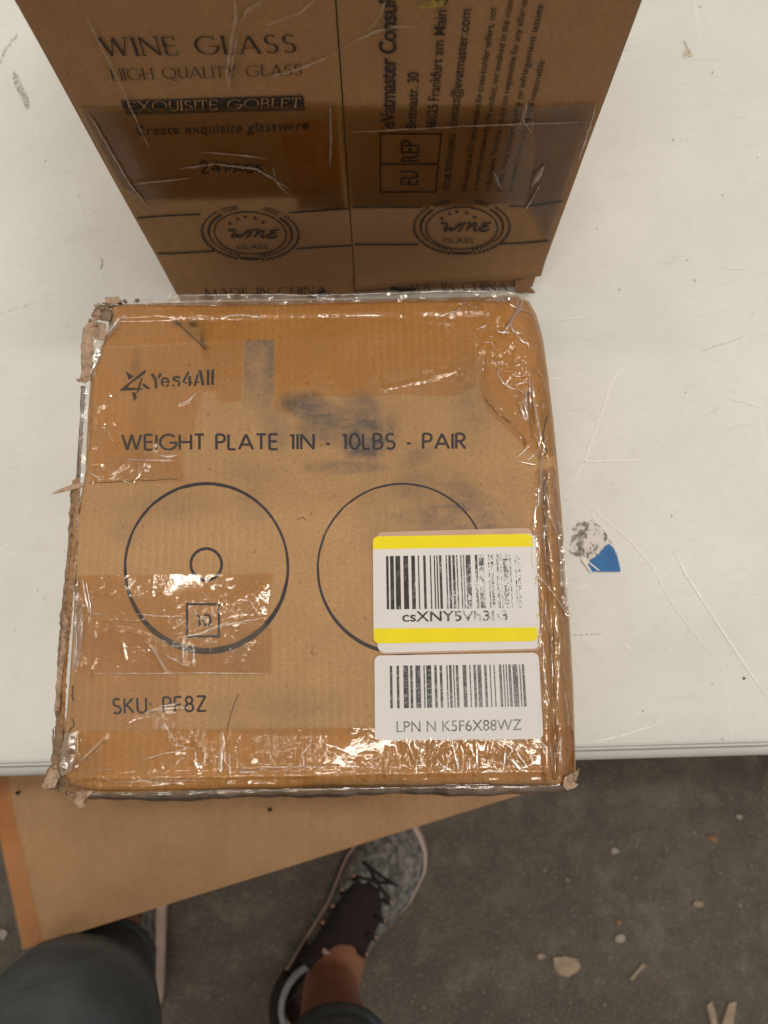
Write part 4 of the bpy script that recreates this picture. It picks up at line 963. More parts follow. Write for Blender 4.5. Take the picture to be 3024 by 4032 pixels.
wstroke('MADE IN CHINA', A1(962, 1384), A1(1515, 1370), A1(955, 1350), wt=.12, mat=M_inkt, gap=.28)
wstroke('MADE IN CHINA', A2(300, 1352), A2(825, 1352), A2(285, 1316), wt=.14, mat=M_inkt, off=.0008, gap=.28)
for q in ([A1(640, 1018), A1(760, 1008), A1(935, 1000)], [A1(1345, 993), A1(1500, 983), A1(1628, 973)], [A1(735, 1183), A1(800, 1184), A1(1000, 1172)], [A1(1385, 1161), A1(1500, 1153), A1(1640, 1146)],
          [A2(102, 968), A2(300, 968), A2(425, 968)], [A2(835, 963), A2(950, 960), A2(1085, 940)], [A2(112, 1140), A2(300, 1142), A2(410, 1141)], [A2(790, 1139), A2(900, 1135), A2(1025, 1124)], ):
    v_, f_ = ribbon(densify(q, 30), 6); W3 = bk(v_, OFF); mk('printed_line', at_y(v_, yface(W3[:, 0], W3[:, 2])-OFF-.0002), f_, M_inkt, tbx, smooth=False)
# black crease ink smears near the bottom edge
for q, wd in (([A2(280, 1345), A2(330, 1352), A2(400, 1350)], 12), ([(1225, 1172), (1262, 1156), (1280, 1140)], 8), ([(1215, 1170), (1300, 1160)], 7)):
    v_, f_ = ribbon(densify(q, 15), wd); mk('ink_smear', bk(v_, .0044), f_, M_dark, tbx)
def seal(cx, cy, rx, ry, irx, iry, dcx, dcy, rot):
    V = []; F = []; 
    def add(v_, f_):
        o = len(V); V.extend([tuple(q) for q in v_]); F.extend([tuple(i+o for i in fc) for fc in f_])
    def E(a, k_): a = R(a); return (cx+rx*k_*math.cos(a)+rot*ry*k_*math.sin(a)*-.3, cy+ry*k_*math.sin(a)+rot*rx*k_*math.cos(a))
    t = [(cx+dcx+irx*math.cos(a)+0, cy+dcy+iry*math.sin(a)+rot*irx*math.cos(a)) for a in np.linspace(0, 2*math.pi, 61)]
    add(*ribbon(t, 5))
    # wreath of leaves along both sides (image y down: 90 deg = bottom)
    for side in (1, -1):
        for k_ in range(22):
            a = 90+side*(14+k_*5.6)
            if a > 90+side*150: pass
            for kr, sl in ((.985, 5), (.885, -1)):
                p_ = E(a, kr); q_ = E(a+side*4.0, kr+(.035 if kr > .9 else -.04)); add(*ribbon([p_, ((p_[0]+q_[0])/2, (p_[1]+q_[1])/2), q_], [4, 11, 3]))
        for kk in (.90, .96, 1.02):
            add(*ribbon([E(90+side*a, kk) for a in np.linspace(142, 164, 6)], 2.6))
    add(*ribbon([E(a, .965) for a in np.linspace(76, 104, 8)], [3, 9, 10, 10, 10, 10, 9, 3]))
    V2 = np.array(V); W3 = bk(V2, OFF); L_ = at_y(V2, yface(W3[:, 0], W3[:, 2])-OFF-.0002)
    s_ = mk('printed_seal', L_, F, M_inkt, tbx, smooth=False)
    # stars
    V = []; F = []
    for (sx_, sy_) in ((-.42, -.36), (-.26, -.52), (-.10, -.60), (.10, -.55), (.27, -.40)):
        x0_, y0_ = cx+sx_*rx+dcx, cy+sy_*ry+dcy; o = len(V)
        for k_ in range(10):
            r_ = 11 if k_ % 2 == 0 else 4.5; a = R(-90+36*k_); V.append((x0_+r_*math.cos(a), y0_+r_*.8*math.sin(a)))
        V.append((x0_, y0_)); F += [(o+k_, o+(k_+1) % 10, o+10) for k_ in range(10)]
    V2 = np.array(V); W3 = bk(V2, OFF); mk('star', at_y(V2, yface(W3[:, 0], W3[:, 2])-OFF-.0003), F, M_inkt, s_, smooth=False)
    return s_
def script(s_, x0_, y0_, x1_, h, gl0, gl1, gh):
    SW = [([(.00, .85), (.06, .95), (.14, .92), (.15, .6), (.10, .1), (.16, .05), (.27, .6), (.24, .15), (.28, .05), (.38, .45), (.44, .95)], .15),
          ([(.36, .62), (.42, .60), (.46, .80), (.50, .95), (.56, .97)], .09), ([(.53, .95), (.50, .5), (.47, .05), (.43, .05)], .14),
          ([(.58, .88), (.65, .98), (.68, .90), (.62, .10)], .13), ([(.63, .3), (.74, .92), (.80, .95), (.79, .5), (.76, .12), (.82, .05), (.86, .15)], .13),
          ([(1.12, 1.02), (1.06, .92), (.97, .92), (.92, .75), (1.0, .60), (1.08, .60)], .13), ([(1.03, .57), (.92, .42), (.88, .2), (.95, .03), (1.06, .08), (1.12, .25)], .15)]
    V = []; F = []; Z = []
    sx_ = (x1_-x0_)/1.14
    for i, (q, wd) in enumerate(SW):
        q = np.array(q); q = np.array([(x0_+(a+b*.06)*sx_, y0_-b*h) for a, b in q]); qq = []
        for j in range(len(q)-1):
            for t in (0, .5): qq.append(q[j]*(1-t)+q[j+1]*t)
        qq.append(q[-1]); qq = np.array(qq); qq[1:-1] = (qq[:-2]+2*qq[1:-1]+qq[2:])/4
        v_, f_ = ribbon(qq, wd*h*1.5); o = len(V); V += v_.tolist(); F += [tuple(t+o for t in fc) for fc in f_]; Z += [i*1e-5]*len(v_)
    V2 = np.array(V); W3 = bk(V2, OFF); mk('lettering', at_y(V2, yface(W3[:, 0], W3[:, 2])-OFF-.0003-np.array(Z)), F, M_inkt, s_, smooth=False)
    V, F, W_, lay = bfont('GLASS', .0); wprint('lettering', V, F, gl0, gl1, gh, M_inkt, W_, None, parent=s_, off=OFF+.0001)
s1 = seal(985, 918, 190, 106, 142, 83, 0, 0, .05)
script(s1, 890, 938, 1092, 34, (930, 980), (1055, 979), (930, 961))
s2 = seal(1819, 894, 188, 108, 141, 83, 0, 5, .0)
script(s2, 1727, 912, 1928, 36, (1742, 956), (1864, 956), (1742, 936))
# rotated block
def rot_text(s, vis, start, end, toppt, mat=M_inkb, bold=.012, sp=1.0):
    V, F, W_, lay = bfont(s, bold, sp); wv_ = bfont(vis, bold, sp)[2] if vis != s else W_
    wprint('lettering', V, F, start, end, toppt, mat, wv_)
def Zm(X, Y): return (1400+.5063*X, .5063*Y)
rot_text('eVatmaster Consulting GmbH', 'eVatmaster Consul', Zm(303, 1000), Zm(318, 5), Zm(192, 1000), M_inkt, .02, .95)
rot_text('Bettinastr. 30', 'Bettinastr. 30', Zm(468, 1003), Zm(494, 556), Zm(388, 1005), M_inkt)
rot_text('60325 Frankfurt am Main Germany', '60325 Frankfurt am Main', Zm(625, 1003), Zm(712, 72), Zm(548, 1005), M_inkt)
rot_text('contact@evatmaster.com', 'contact@evatmaster.com', Zm(785, 1000), Zm(900, 62), Zm(715, 1000), M_inkt)
rot_text('OST BE 2022031N00015', 'OST BE 2022031N00015', Zm(728, 1480), Zm(785, 1042), Zm(680, 1480))
rot_text('We simply act as EU representative for cross-border sellers, not', 'We simply act as EU representative for cross-border sellers', Zm(862, 1490), Zm(1075, 190), Zm(820, 1488))
rot_text('as importers distributors for the product, nor involved in the manufacture', 'as importers distributors for the product, nor involved in the man', Zm(945, 1490), Zm(1225, 5), Zm(905, 1488))
rot_text('of the product. Therefore, we are not responsible for any after-sales', 'of the product. Therefore, we are not responsible for any after-s', Zm(1040, 1490), Zm(1335, 5), Zm(1000, 1488))
rot_text('In case, if any product quality or infringement issues', 'In case, if any product quality or infringement issues', Zm(1130, 1490), Zm(1460, 30), Zm(1090, 1488))
rot_text('manufacturer seller is being held responsible', 'manufacturer seller is being held responsible', Zm(1215, 1490), Zm(1472, 468), Zm(1178, 1488))
rot_text('EU', 'EU', Zm(488, 1438), Zm(488, 1330), Zm(348, 1438), M_inkt, .0)
rot_text('REP', 'REP', Zm(496, 1258), Zm(497, 1092), Zm(352, 1258), M_inkt, .0)
for q in ([Zm(185, 1044), Zm(670, 1044)], [Zm(668, 1040), Zm(622, 1498)], [Zm(185, 1495), Zm(625, 1495)], [Zm(194, 1044), Zm(192, 1495)], [Zm(190, 1280), Zm(645, 1280)]):
    v_, f_ = ribbon(densify(q, 40), 5.5); W3 = bk(v_, OFF); mk('printed_frame_line', at_y(v_, yface(W3[:, 0], W3[:, 2])-OFF-.0002-.00002*abs(q[0][1] % 3)), f_, M_inkt, tbx, smooth=False)
# tapes
bpatch('tape_band', [(309, 430), (1332, 408), (1345, 620), (1365, 826), (1170, 826), (1165, 778), (560, 798), (470, 740)], T_tall, OFF+.0006, 40, 0, 2, .0003, .3)
bpatch('tape_band', [(1342, 422), (2098, 420), (2105, 480), (2115, 600), (2098, 745), (2085, 810), (1378, 822), (1355, 620)], T_tall, OFF+.0006, 40, 0, 3, .0003, .3)
bpatch('tape_band', [(1090, 455), (1330, 500), (1350, 780), (1160, 770), (1130, 640)], T_tall, OFF+.0008, 40, 2, 8, .0003, .3)
bpatch('clear_tape', [(2098, 422), (2352, 412), (2232, 742), (2160, 960), (2070, 800), (2110, 600)], T_tallc, OFF+.0008, 40, 0, 4, .0004, .4)
M_yst = ink('yellow_smear', (0.34, 0.25, 0.05), 0.95, .7, 60)
bpatch('yellow_smear', [(1545, 0), (1760, 0), (1740, 25), (1640, 42), (1570, 30)], M_yst, OFF+.0012, 30, 6, 6)
def wpleat(q, wd, h=.0007, mat=T_tcrease, name='film_crease', seed=0, off=OFF+.0014):
    def mf(P, Z):
        W3 = bk(P, off); return at_y(P, yface(W3[:, 0], W3[:, 2])-off-Z)
    return pleat(q, wd, h, mat, tbx, mf, name, seed=seed)
for i, (q, wd) in enumerate([([A1(1095, 0), A1(1100, 90), A1(1080, 200), A1(1060, 330), A1(1068, 420)], 14), ([A1(1235, 0), A1(1160, 50), A1(1120, 110)], 22), ([A1(1068, 410), A1(1085, 290), A1(1110, 150)], 8),
        ([A1(1240, 365), A1(1390, 325), A1(1500, 280), A1(1570, 245)], 10), ([(1330, 206), (1400, 160), (1470, 128), (1560, 108), (1660, 104)], 10), ([(1520, 0), (1490, 70), (1445, 128)], 10), ([A1(1240, 120), A1(1400, 60), A1(1470, 0)], 8),
        ([A1(830, 790), A1(1000, 765), A1(1200, 790), A1(1330, 870), A1(1370, 900)], 8), ([A1(940, 710), A1(1080, 720), A1(1250, 740)], 7), ([A1(380, 30), A1(560, 390), A1(700, 700)], 6), ([A1(410, 520), A1(600, 850), A1(700, 980)], 6), ([A1(620, 860), A1(900, 830)], 5),
        ([A1(1540, 480), A1(1545, 640), A1(1540, 780)], 9), ([A1(1270, 780), A1(1290, 850), A1(1350, 910)], 7), ([A2(60, 620), A2(600, 590), A2(1200, 570)], 5), ([A2(940, 620), A2(900, 560), A2(920, 480)], 8), ([A2(1000, 770), A2(960, 830), A2(940, 870)], 20), ([A2(760, 800), A2(800, 880)], 10),
        ([A2(1240, 490), A2(1190, 650), A2(1160, 745)], 8), ([A2(980, 860), A2(900, 1000)], 5), ([A2(880, 600), A2(900, 520), A2(930, 440)], 5)]):
    wpleat(q, wd, seed=i)

# ------------------------------------------------------------------ big carton below the table
P0 = at((92, 3738), ZCAR); P1 = at((2125, 3106), ZCAR); e1 = P1-P0; L1 = np.linalg.norm(e1); e1 /= L1; e2 = np.array([-e1[1], e1[0], 0])
PL0 = at((0, 3289), ZCAR)-P0; e2b = PL0/np.linalg.norm(PL0)
ct = empty('floor_carton', (P0[0]+.3, P0[1]+.2, 0), 'large plain tan carton standing on the floor half under the table', 'cardboard box')
LX, LY = L1+.03, .46
def cpt(u_, v_, z=ZCAR): q = P0+e1*u_+e2b*v_; return np.array([q[0], q[1], z])
V, F = quadgrid(cpt(0, 0), cpt(LX, 0), cpt(LX, LY), cpt(0, LY), 40, 30)
V = np.array(V); V[:, 2] += wav(sines(77, 8, .1, .5), V[:, 0], V[:, 1])*.0015
mk('top_panel', V, F, M_carton, ct)
for a, b in (((0, 0), (LX, 0)), ((LX, 0), (LX, LY)), ((LX, LY), (0, LY)), ((0, LY), (0, 0))):
    V, F = quadgrid(cpt(*a, 0.0005), cpt(*b, 0.0005), cpt(*b, ZCAR-.0005), cpt(*a, ZCAR-.0005), 8, 6); mk('side_panel', V, F, M_carton, ct)
T_car = film('orange_carton_tape', (0.95, 0.73, 0.36), 0.0, gloss=0.0, bscale=80, bstr=.1, rough=.35)
ws = float(np.linalg.norm(at((184, 3715), ZCAR)-P0))-.004
V, F = quadgrid(cpt(-.001, -.0005, ZCAR+.0016), cpt(ws, -.0005, ZCAR+.0016), cpt(ws, LY, ZCAR+.0016), cpt(-.001, LY, ZCAR+.0016), 4, 20); V = np.array(V); V[:, 2] += wav(sines(77, 8, .1, .5), V[:, 0], V[:, 1])*.0015
mk('side_tape', V, F, T_car, ct, attrs={'wrinkle': np.full(len(V), .2)})
q = at((1062, 3188), ZCAR+.003); V, F = [], []
for k_ in range(8): V.append(q+np.array([.0022*math.cos(k_*.785), .0018*math.sin(k_*.785), 0]))
mk('dark_spot', V, [tuple(range(8))], M_dark, ct)
q = at((70, 3122), ZCAR+.003); mk('dark_spot', [q+np.array([.0022*math.cos(k_*.785), .0018*math.sin(k_*.785), 0]) for k_ in range(8)], [tuple(range(8))], M_dark, ct)

# ------------------------------------------------------------------ floor scraps
M_scrap = plain('dusty_tan_paper', (0.33, 0.25, 0.18), .9, .2, 60); M_sor = plain('orange_scrap', (0.26, 0.14, 0.07), .8, .2, 60); M_swh = plain('pale_scrap', (0.36, 0.31, 0.26), .8, .15, 60)
def E8(X, Y): return (1500+.9186*X, 2700+.9186*Y)
def scrap(name, poly, mat, label, seed, h=.002, cat='paper scrap', group='paper scraps on the floor'):
    vv, ff = cut_sheet(poly, 10, 1.5, seed); S_ = sines(seed, 8, 25, 90)
    P3 = at(vv, .0022+np.abs(wav(S_, vv[:, 0], vv[:, 1]))*h); lc = (float(P3[:, 0].mean()), float(P3[:, 1].mean()), 0.0)
    ob = mk(name, P3, ff, mat, None, loc=lc); md = ob.modifiers.new('thick', 'SOLIDIFY'); md.thickness = .0006
    tag(ob, label, cat, group); return ob
def irr(c_, rx, ry, seed, rot=0):
    g4 = np.random.default_rng(seed); n = 9; a = np.linspace(0, 6.283, n, endpoint=False)+g4.uniform(-.2, .2, n); r_ = g4.uniform(.65, 1.1, n)
    x = rx*r_*np.cos(a); y = ry*r_*np.sin(a); ca, sa = math.cos(R(rot)), math.sin(R(rot)); return [(c_[0]+p_*ca-q_*sa, c_[1]+p_*sa+q_*ca) for p_, q_ in zip(x, y)]
scrap('paper_scrap', [E8(*q) for q in ((738, 1165), (790, 1158), (840, 1172), (857, 1200), (845, 1222), (800, 1250), (765, 1240), (740, 1200))], M_scrap, 'largest torn tan paper scrap on the dark floor', 1)
scrap('paper_scrap', [E8(*q) for q in ((1395, 1370), (1418, 1348), (1438, 1420), (1445, 1475), (1425, 1475), (1410, 1430))], M_scrap, 'left strip of the pair of tan strips at the bottom edge of the floor', 2)
scrap('paper_scrap', [E8(*q) for q in ((1490, 1360), (1524, 1352), (1512, 1440), (1500, 1475), (1455, 1475), (1470, 1420))], M_scrap, 'right wedge of the pair of tan strips at the bottom edge of the floor', 3)
scrap('paper_scrap', irr(E8(1420, 655), 26, 11, 4, 20), M_sor, 'small orange-brown sliver on the floor nearest the table edge', 4)
scrap('paper_scrap', irr(E8(1003, 708), 16, 15, 5), M_swh, 'pale round crumb on the floor right of the shoe', 5)
scrap('paper_scrap', irr(E8(1537, 562), 16, 11, 6), M_swh, 'pale crumb on the floor close under the right table edge', 6)
scrap('paper_scrap', irr(E8(1025, 1085), 24, 20, 7), M_swh, 'pale flaky patch just above the largest paper scrap', 7)
scrap('paper_scrap', irr(E8(1020, 1015), 13, 15, 8), M_sor, 'bright orange crumb above the pale flaky patch', 8)
scrap('paper_scrap', [E8(*q) for q in ((1120, 1190), (1138, 1200), (1095, 1240), (1075, 1265), (1065, 1255), (1100, 1215))], M_scrap, 'thin curled tan strip right of the largest paper scrap', 9)
scrap('paper_scrap', irr(E8(1360, 935), 20, 16, 10), M_scrap, 'tan crumb in the middle of the right-hand floor', 10)
scrap('paper_scrap', irr(E8(685, 1160), 22, 13, 11), M_scrap, 'thin brown flake touching the left of the largest scrap', 11)
scrap('paper_scrap', irr((10, 3680), 20, 26, 12), M_swh, 'pale flake on the floor left of the big carton', 12)
V = []; F = []
def chip(c_, s_, g5):
    n = 5; o = len(V); a = np.sort(g5.uniform(0, 6.28, n)); h = .0015
    q = at(c_, 0.0)
    for k_ in range(n): V.append(q+np.array([s_*math.cos(a[k_])*g5.uniform(.6, 1), s_*math.sin(a[k_])*.8, .0002]))
    V.append(q+np.array([0, 0, h])); F.extend([(o+k_, o+(k_+1) % n, o+n) for k_ in range(n)])
g5 = np.random.default_rng(12)
known = [(497, 742), (700, 790), (738, 800), (1095, 828), (1190, 855), (550, 905), (1455, 800), (1318, 873), (1245, 1020), (1305, 1075), (175, 1140), (232, 1125), (150, 1325), (185, 1380), (1350, 1305), (930, 1255), (1345, 630), (1575, 690), (1225, 700), (800, 830), (880, 870), (430, 985), (1420, 1190), (1190, 1270), (960, 1370), (85, 1085), (200, 985), (1540, 940), (1520, 1100)]
mats = [M_swh, M_scrap, M_sor]
for mi, mt in enumerate(mats):
    V = []; F = []
    for i, q in enumerate(known):
        if i % 3 == mi: chip(E8(*q), g5.uniform(.0014, .0034), g5)
    for i in range((130, 110, 40)[mi]):
        chip((g5.uniform(0, 3024), g5.uniform(3050, 4032)), g5.uniform(.0006, .0020), g5)
    ob = mk('floor_grit', V, F, mt, None, smooth=False, loc=(0, 0, 0)); tag(ob, ('pale', 'tan', 'orange')[mi]+' grit and crumbs scattered over the dark floor', 'grit', None, 'stuff')

# ------------------------------------------------------------------ person
pr = empty('person', (-.17, -.36, 0), 'person in rolled-up jeans and grey sneakers standing at the table, only legs in view', 'person')
M_skin = plain('tanned_skin', (0.37, 0.17, 0.105), .5, .08, 40, .35)
m, nt, p = newmat('washed_denim'); co = coord(nt)
wv = nt.nodes.new('ShaderNodeTexWave'); nt.links.new(coord(nt, (1, 1, 1), (0, .3, .8)), wv.inputs['Vector']); wv.inputs['Scale'].default_value = 420
c = mixc(nt, maprange(nt, noise(nt, co, 12, 4), .35, .65), (0.062, 0.076, 0.084), (0.125, 0.142, 0.148)); c = mixc(nt, math_(nt, 'MULTIPLY', wv.outputs['Fac'], .25), c, (0.06, 0.075, 0.085))
nt.links.new(c, p.inputs['Base Color']); p.inputs['Roughness'].default_value = .9
nt.links.new(bump(nt, noise(nt, co, 35, 3, .5), .5, .006), p.inputs['Normal']); M_jean = m
M_cuff = plain('faded_denim_hem', (0.085, 0.11, 0.125), .9, .1, 90)
def skin_mesh(name, pts, edges, rad, mat, parent, root=0, sub=2):
    me = bpy.data.meshes.new(name); off = np.array(wloc(parent)); me.from_pydata([tuple(np.array(q)-off) for q in pts], edges, [])
    ob = bpy.data.objects.new(name, me); COL.objects.link(ob); ob.parent = parent
    md = ob.modifiers.new('skin', 'SKIN'); md.use_smooth_shade = True
    for i, r_ in enumerate(rad):
        me.skin_vertices[0].data[i].radius = (r_, r_) if not hasattr(r_, '__len__') else r_
        me.skin_vertices[0].data[i].use_root = (i == root)
    sb = ob.modifiers.new('sub', 'SUBSURF'); sb.levels = sub; sb.render_levels = sub
    me.materials.append(mat); return ob
ankL = at((1300, 3890), .105); hemL = at((1318, 4150), .27)
dL = (hemL-ankL)/(.155); kneeL = ankL+dL*.375; kneeL[1] += .03
ankR = at((440, 3745), .11); kneeR = at((215, 4180), .50)
hipL = np.array([-.095, -.45, .86]); hipR = np.array([-.26, -.45, .86]); pel = (hipL+hipR)/2+np.array([0, -.01, .06])
def lerp(a, b, t): return a*(1-t)+b*t
footL = at((1430, 3600), .045); footR = at((440, 3420), .045)
pts = [pel, hipL, lerp(hipL, kneeL, .5), kneeL, lerp(kneeL, ankL, .35), lerp(kneeL, ankL, .8), ankL, lerp(ankL, footL, .6)*np.array([1, 1, .7]),
       hipR, lerp(hipR, kneeR, .5), kneeR, lerp(kneeR, ankR, .35), lerp(kneeR, ankR, .8), ankR, lerp(ankR, footR, .6)*np.array([1, 1, .7])]
ed = [(0, 1), (1, 2), (2, 3), (3, 4), (4, 5), (5, 6), (6, 7), (0, 8), (8, 9), (9, 10), (10, 11), (11, 12), (12, 13), (13, 14)]
skin_mesh('body', pts, ed, [.10, .08, .07, .052, .052, .036, .036, .028, .08, .07, .052, .052, .036, .036, .028], M_skin, pr)
hL2 = lerp(ankL, kneeL, .58); hR2 = lerp(ankR, kneeR, .34)
pts = [pel, hipL, lerp(hipL, kneeL, .5), kneeL, lerp(kneeL, hL2, .6), hL2, hipR, lerp(hipR, kneeR, .5), kneeR, lerp(kneeR, hR2, .5), hR2, pel+np.array([0, 0, .08])]
ed = [(0, 1), (1, 2), (2, 3), (3, 4), (4, 5), (0, 6), (6, 7), (7, 8), (8, 9), (9, 10), (0, 11)]
skin_mesh('jeans', pts, ed, [.13, .10, .092, .068, .062, .060, .10, .098, .086, .072, .060, .14], M_jean, pr)
def hem(cpt_, axis, r_, name='hem'):
    ax = axis/np.linalg.norm(axis); s = np.cross(ax, (0, 1.0, 0)); s /= np.linalg.norm(s); b = np.cross(s, ax); V = []; F = []; n = 28
    prof_ = [(-.012, .88), (-.014, 1.0), (-.006, 1.05), (.012, 1.06), (.022, 1.03), (.024, .92)]
    for k_ in range(n):
        a = 2*math.pi*k_/n; w_ = 1+.03*math.sin(3*a)
        for (h_, rr_) in prof_: V.append(cpt_+ax*h_+(s*math.cos(a)+b*math.sin(a))*r_*rr_*w_)
    K = len(prof_)
    for k_ in range(n):
        for j in range(K-1): a = k_*K+j; b_ = ((k_+1) % n)*K+j; F.append((a, b_, b_+1, a+1))
    mk(name, V, F, M_cuff, pr)
hem(hL2-.004*dL/np.linalg.norm(dL), kneeL-ankL, .049); hem(hR2, kneeR-ankR, .055)

# sneakers
m, nt, p = newmat('grey_knit'); co = coord(nt)
c = mixc(nt, maprange(nt, noise(nt, coord(nt, (1, .6, 1)), 130, 4, .7), .42, .60), (0.075, 0.070, 0.068), (0.24, 0.228, 0.22))
nt.links.new(c, p.inputs['Base Color']); p.inputs['Roughness'].default_value = .9; nt.links.new(bump(nt, noise(nt, co, 300, 3), .6, .001), p.inputs['Normal']); M_knit = m
M_blk = plain('black_mesh_fabric', (0.024, 0.015, 0.013), .9, .2, 90); M_sole = plain('peach_foam_sole', (0.55, 0.42, 0.36), .6, .12, 25)
M_lin = plain('pale_lining', (0.30, 0.31, 0.31), .8, .08); M_eye = plain('copper_eyelet', (0.36, 0.20, 0.14), .5, .1); M_lace = plain('black_lace', (0.012, 0.010, 0.010), .8)
M_pk = plain('peach_print', (0.42, 0.27, 0.23), .7, .1)
def shoe(heel, toe, side, label, flare=1.035):
    """heel, toe: ground points; side +1: outer edge on the right"""
    heel = np.array([heel[0], heel[1], 0]); toe = np.array([toe[0], toe[1], 0]); fy = toe-heel; L = np.linalg.norm(fy); fy /= L; fx = np.array([fy[1], -fy[0], 0])*side
    k = L/.28
    def P(x, y, z): return heel+fx*x*k+fy*y*L+np.array([0, 0, z*k])
    root = empty('sneaker', tuple(heel+fy*L*.5), None, None); root.parent = pr; root.location = Vector(tuple(heel+fy*L*.5))-pr.location
    root['label'] = label
    T = np.linspace(0, 1, 25)
    wo = np.interp(T, [0, .03, .1, .3, .5, .7, .85, .94, 1], [.006, .022, .034, .038, .042, .053, .050, .034, .004])     # outer side
    wi = np.interp(T, [0, .03, .1, .3, .5, .7, .85, .94, 1], [.006, .022, .034, .034, .034, .044, .040, .028, .004])
    ring = [(wo[i], T[i]) for i in range(25)]+[(-wi[i], T[i]) for i in range(23, 0, -1)]
    ring = [(q[0]+0, q[1]) for q in ring]; n = len(ring)
    V = []; F = []
    for (sc_, z) in ((.96, .001), (1.02, .006), (flare, .016), (flare-.04, .028), (.92, .029)):
        for (x, y) in ring: V.append(P(x*sc_, .5+(y-.5)*(1+(sc_-1)*.4), z+(.006*(y-.8)/.2 if y > .8 and z > .02 else 0)+(.008*(1-y/.3) if y < .3 and z > .02 else 0)))
    for r_ in range(4):
        for i in range(n): F.append((r_*n+i, r_*n+(i+1) % n, (r_+1)*n+(i+1) % n, (r_+1)*n+i))
    F.append(tuple(reversed(range(n))))
    mk('sole', V, F, M_sole, root)
    # upper: arched sections
    hT = np.interp(T, [0, .05, .2, .38, .5, .65, .8, .92, 1], [.075, .088, .085, .090, .082, .066, .052, .044, .030])
    V = []; F = []; K = 17
    top_pts = []
    for i, t in enumerate(T):
        for k_ in range(K):
            a = math.pi*k_/(K-1); ca, sa = math.cos(a), math.sin(a)
            x = (wo[i] if ca > 0 else wi[i])*.97*np.sign(ca)*abs(ca)**.75*(1-.30*abs(sa)**2*(t < .6)); z = .024+(hT[i]-.024)*abs(sa)**.8
            V.append(P(x, .5+(t-.5)*.985, z))
    for i in range(24):
        for k_ in range(K-1):
            if 1 <= i <= 9 and 5 <= k_ <= 10: continue          # ankle opening
            F.append((i*K+k_, (i+1)*K+k_, (i+1)*K+k_+1, i*K+k_+1))
    mk('upper', V, F, M_knit, root)
    # heel counter: black panel over the rear third
    V = []; F = []
    for i in range(0, 9):
        for k_ in range(K):
            a = math.pi*k_/(K-1); ca, sa = math.cos(a), math.sin(a); t = T[i]
            V.append(P((wo[i] if ca > 0 else wi[i])*.995*np.sign(ca)*abs(ca)**.75*(1-.29*abs(sa)**2), .5+(t-.5)*1.0-.004, .026+(hT[i]-.022)*abs(sa)**.8))
    for i in range(8):
        for k_ in range(K-1):
            if 1 <= i and 5 <= k_ <= 10: continue
            F.append((i*K+k_, (i+1)*K+k_, (i+1)*K+k_+1, i*K+k_+1))
    mk('heel_panel', V, F, M_blk, root)
    # collar lining ring
    path = []
    for a in np.linspace(0, 2*math.pi, 25)[:-1]: path.append(P(.029*math.cos(a), .215+.150*math.sin(a), .090+.006*math.sin(a)))
    path.append(path[0]); V, F = tube_mesh(path, .0042*k, 8, False); mk('collar', V, F, M_lin, root)
    path = [P(.036*math.cos(a), .21+.175*math.sin(a), .085) for a in np.linspace(math.pi*.95, 2.05*math.pi, 20)]
    V, F = tube_mesh(path, .0065*k, 8, True); mk('collar_trim', V, F, M_blk, root)
    # tongue
    V = []; F = []
    ty = np.linspace(.33, .70, 12); tw = np.interp(ty, [.33, .42, .6, .66, .70], [.036, .030, .027, .024, .010])
    for i, t in enumerate(ty):
        h_ = np.interp(t, T, hT)+.003+(.018*(1-(t-.33)/.1) if t < .43 else 0)
        for k_ in range(7):
            u_ = -1+k_/3; V.append(P(u_*tw[i], t, h_-.007*u_*u_))
    for i in range(11):
        for k_ in range(6): F.append((i*7+k_, i*7+k_+1, (i+1)*7+k_+1, (i+1)*7+k_))
    tg_ = mk('tongue', V, F, M_blk, root); md = tg_.modifiers.new('thick', 'SOLIDIFY'); md.thickness = .004
    V = []; F = []
    for k_ in range(9):
        u_ = -.75+k_*1.5/8; x = u_*.022
        for dt in (0, .018): V.append(P(x, .395+dt+.0*u_, np.interp(.40, T, hT)+.011-.006*u_*u_))
    F = [(2*i, 2*i+2, 2*i+3, 2*i+1) for i in range(8)]; mk('tongue_print', V, F, M_pk, tg_)
    # eyelets and laces
    for s_ in (-1, 1):
        for j, t in enumerate((.47, .54, .61, .68)):
            x = s_*(.031 if j < 3 else .027); h_ = np.interp(t, T, hT)-.010+(.002 if j == 3 else 0)
            V, F = tube_mesh([P(x, t-.008, h_+.004), P(x, t+.008, h_+.005)], .0024*k, 8); mk('eyelet', V, F, M_eye, root)
            V, F = tube_mesh([P(x*1.0, t-.01, h_+.004), P(x*.86, t-.006, h_+.010), P(x*.6, t+.0, h_+.013)], .0024*k, 6); mk('lace', V, F, M_lace, root)
    for (a, b) in (((-.027, .68), (.024, .75)), ((.027, .68), (-.024, .75)), ((-.026, .745), (.026, .745))):
        q = [P(a[0]*(1-t)+b[0]*t, a[1]*(1-t)+b[1]*t, np.interp(a[1]*(1-t)+b[1]*t, T, hT)+.002-.006*abs(2*t-1)) for t in np.linspace(0, 1, 7)]
        V, F = tube_mesh(q, .0020*k, 6); mk('lace', V, F, M_lace, root)
    V = [P(.034*1.03, t, .034) for t in (.36, .46)]+[P(.030*1.03, t, .062) for t in (.40, .50)]
    return root
hp = at((1130, 4035), .03); tp = at((1618, 3230), .04)
shoe(hp, tp, 1, 'grey knit sneaker with a black tongue, pointing up to the carton edge')
hp = at((520, 4010), .03); tp = at((485, 3230), .04)
shoe(hp, tp, 1, 'mostly hidden sneaker between the knee and the carton', 1.28)
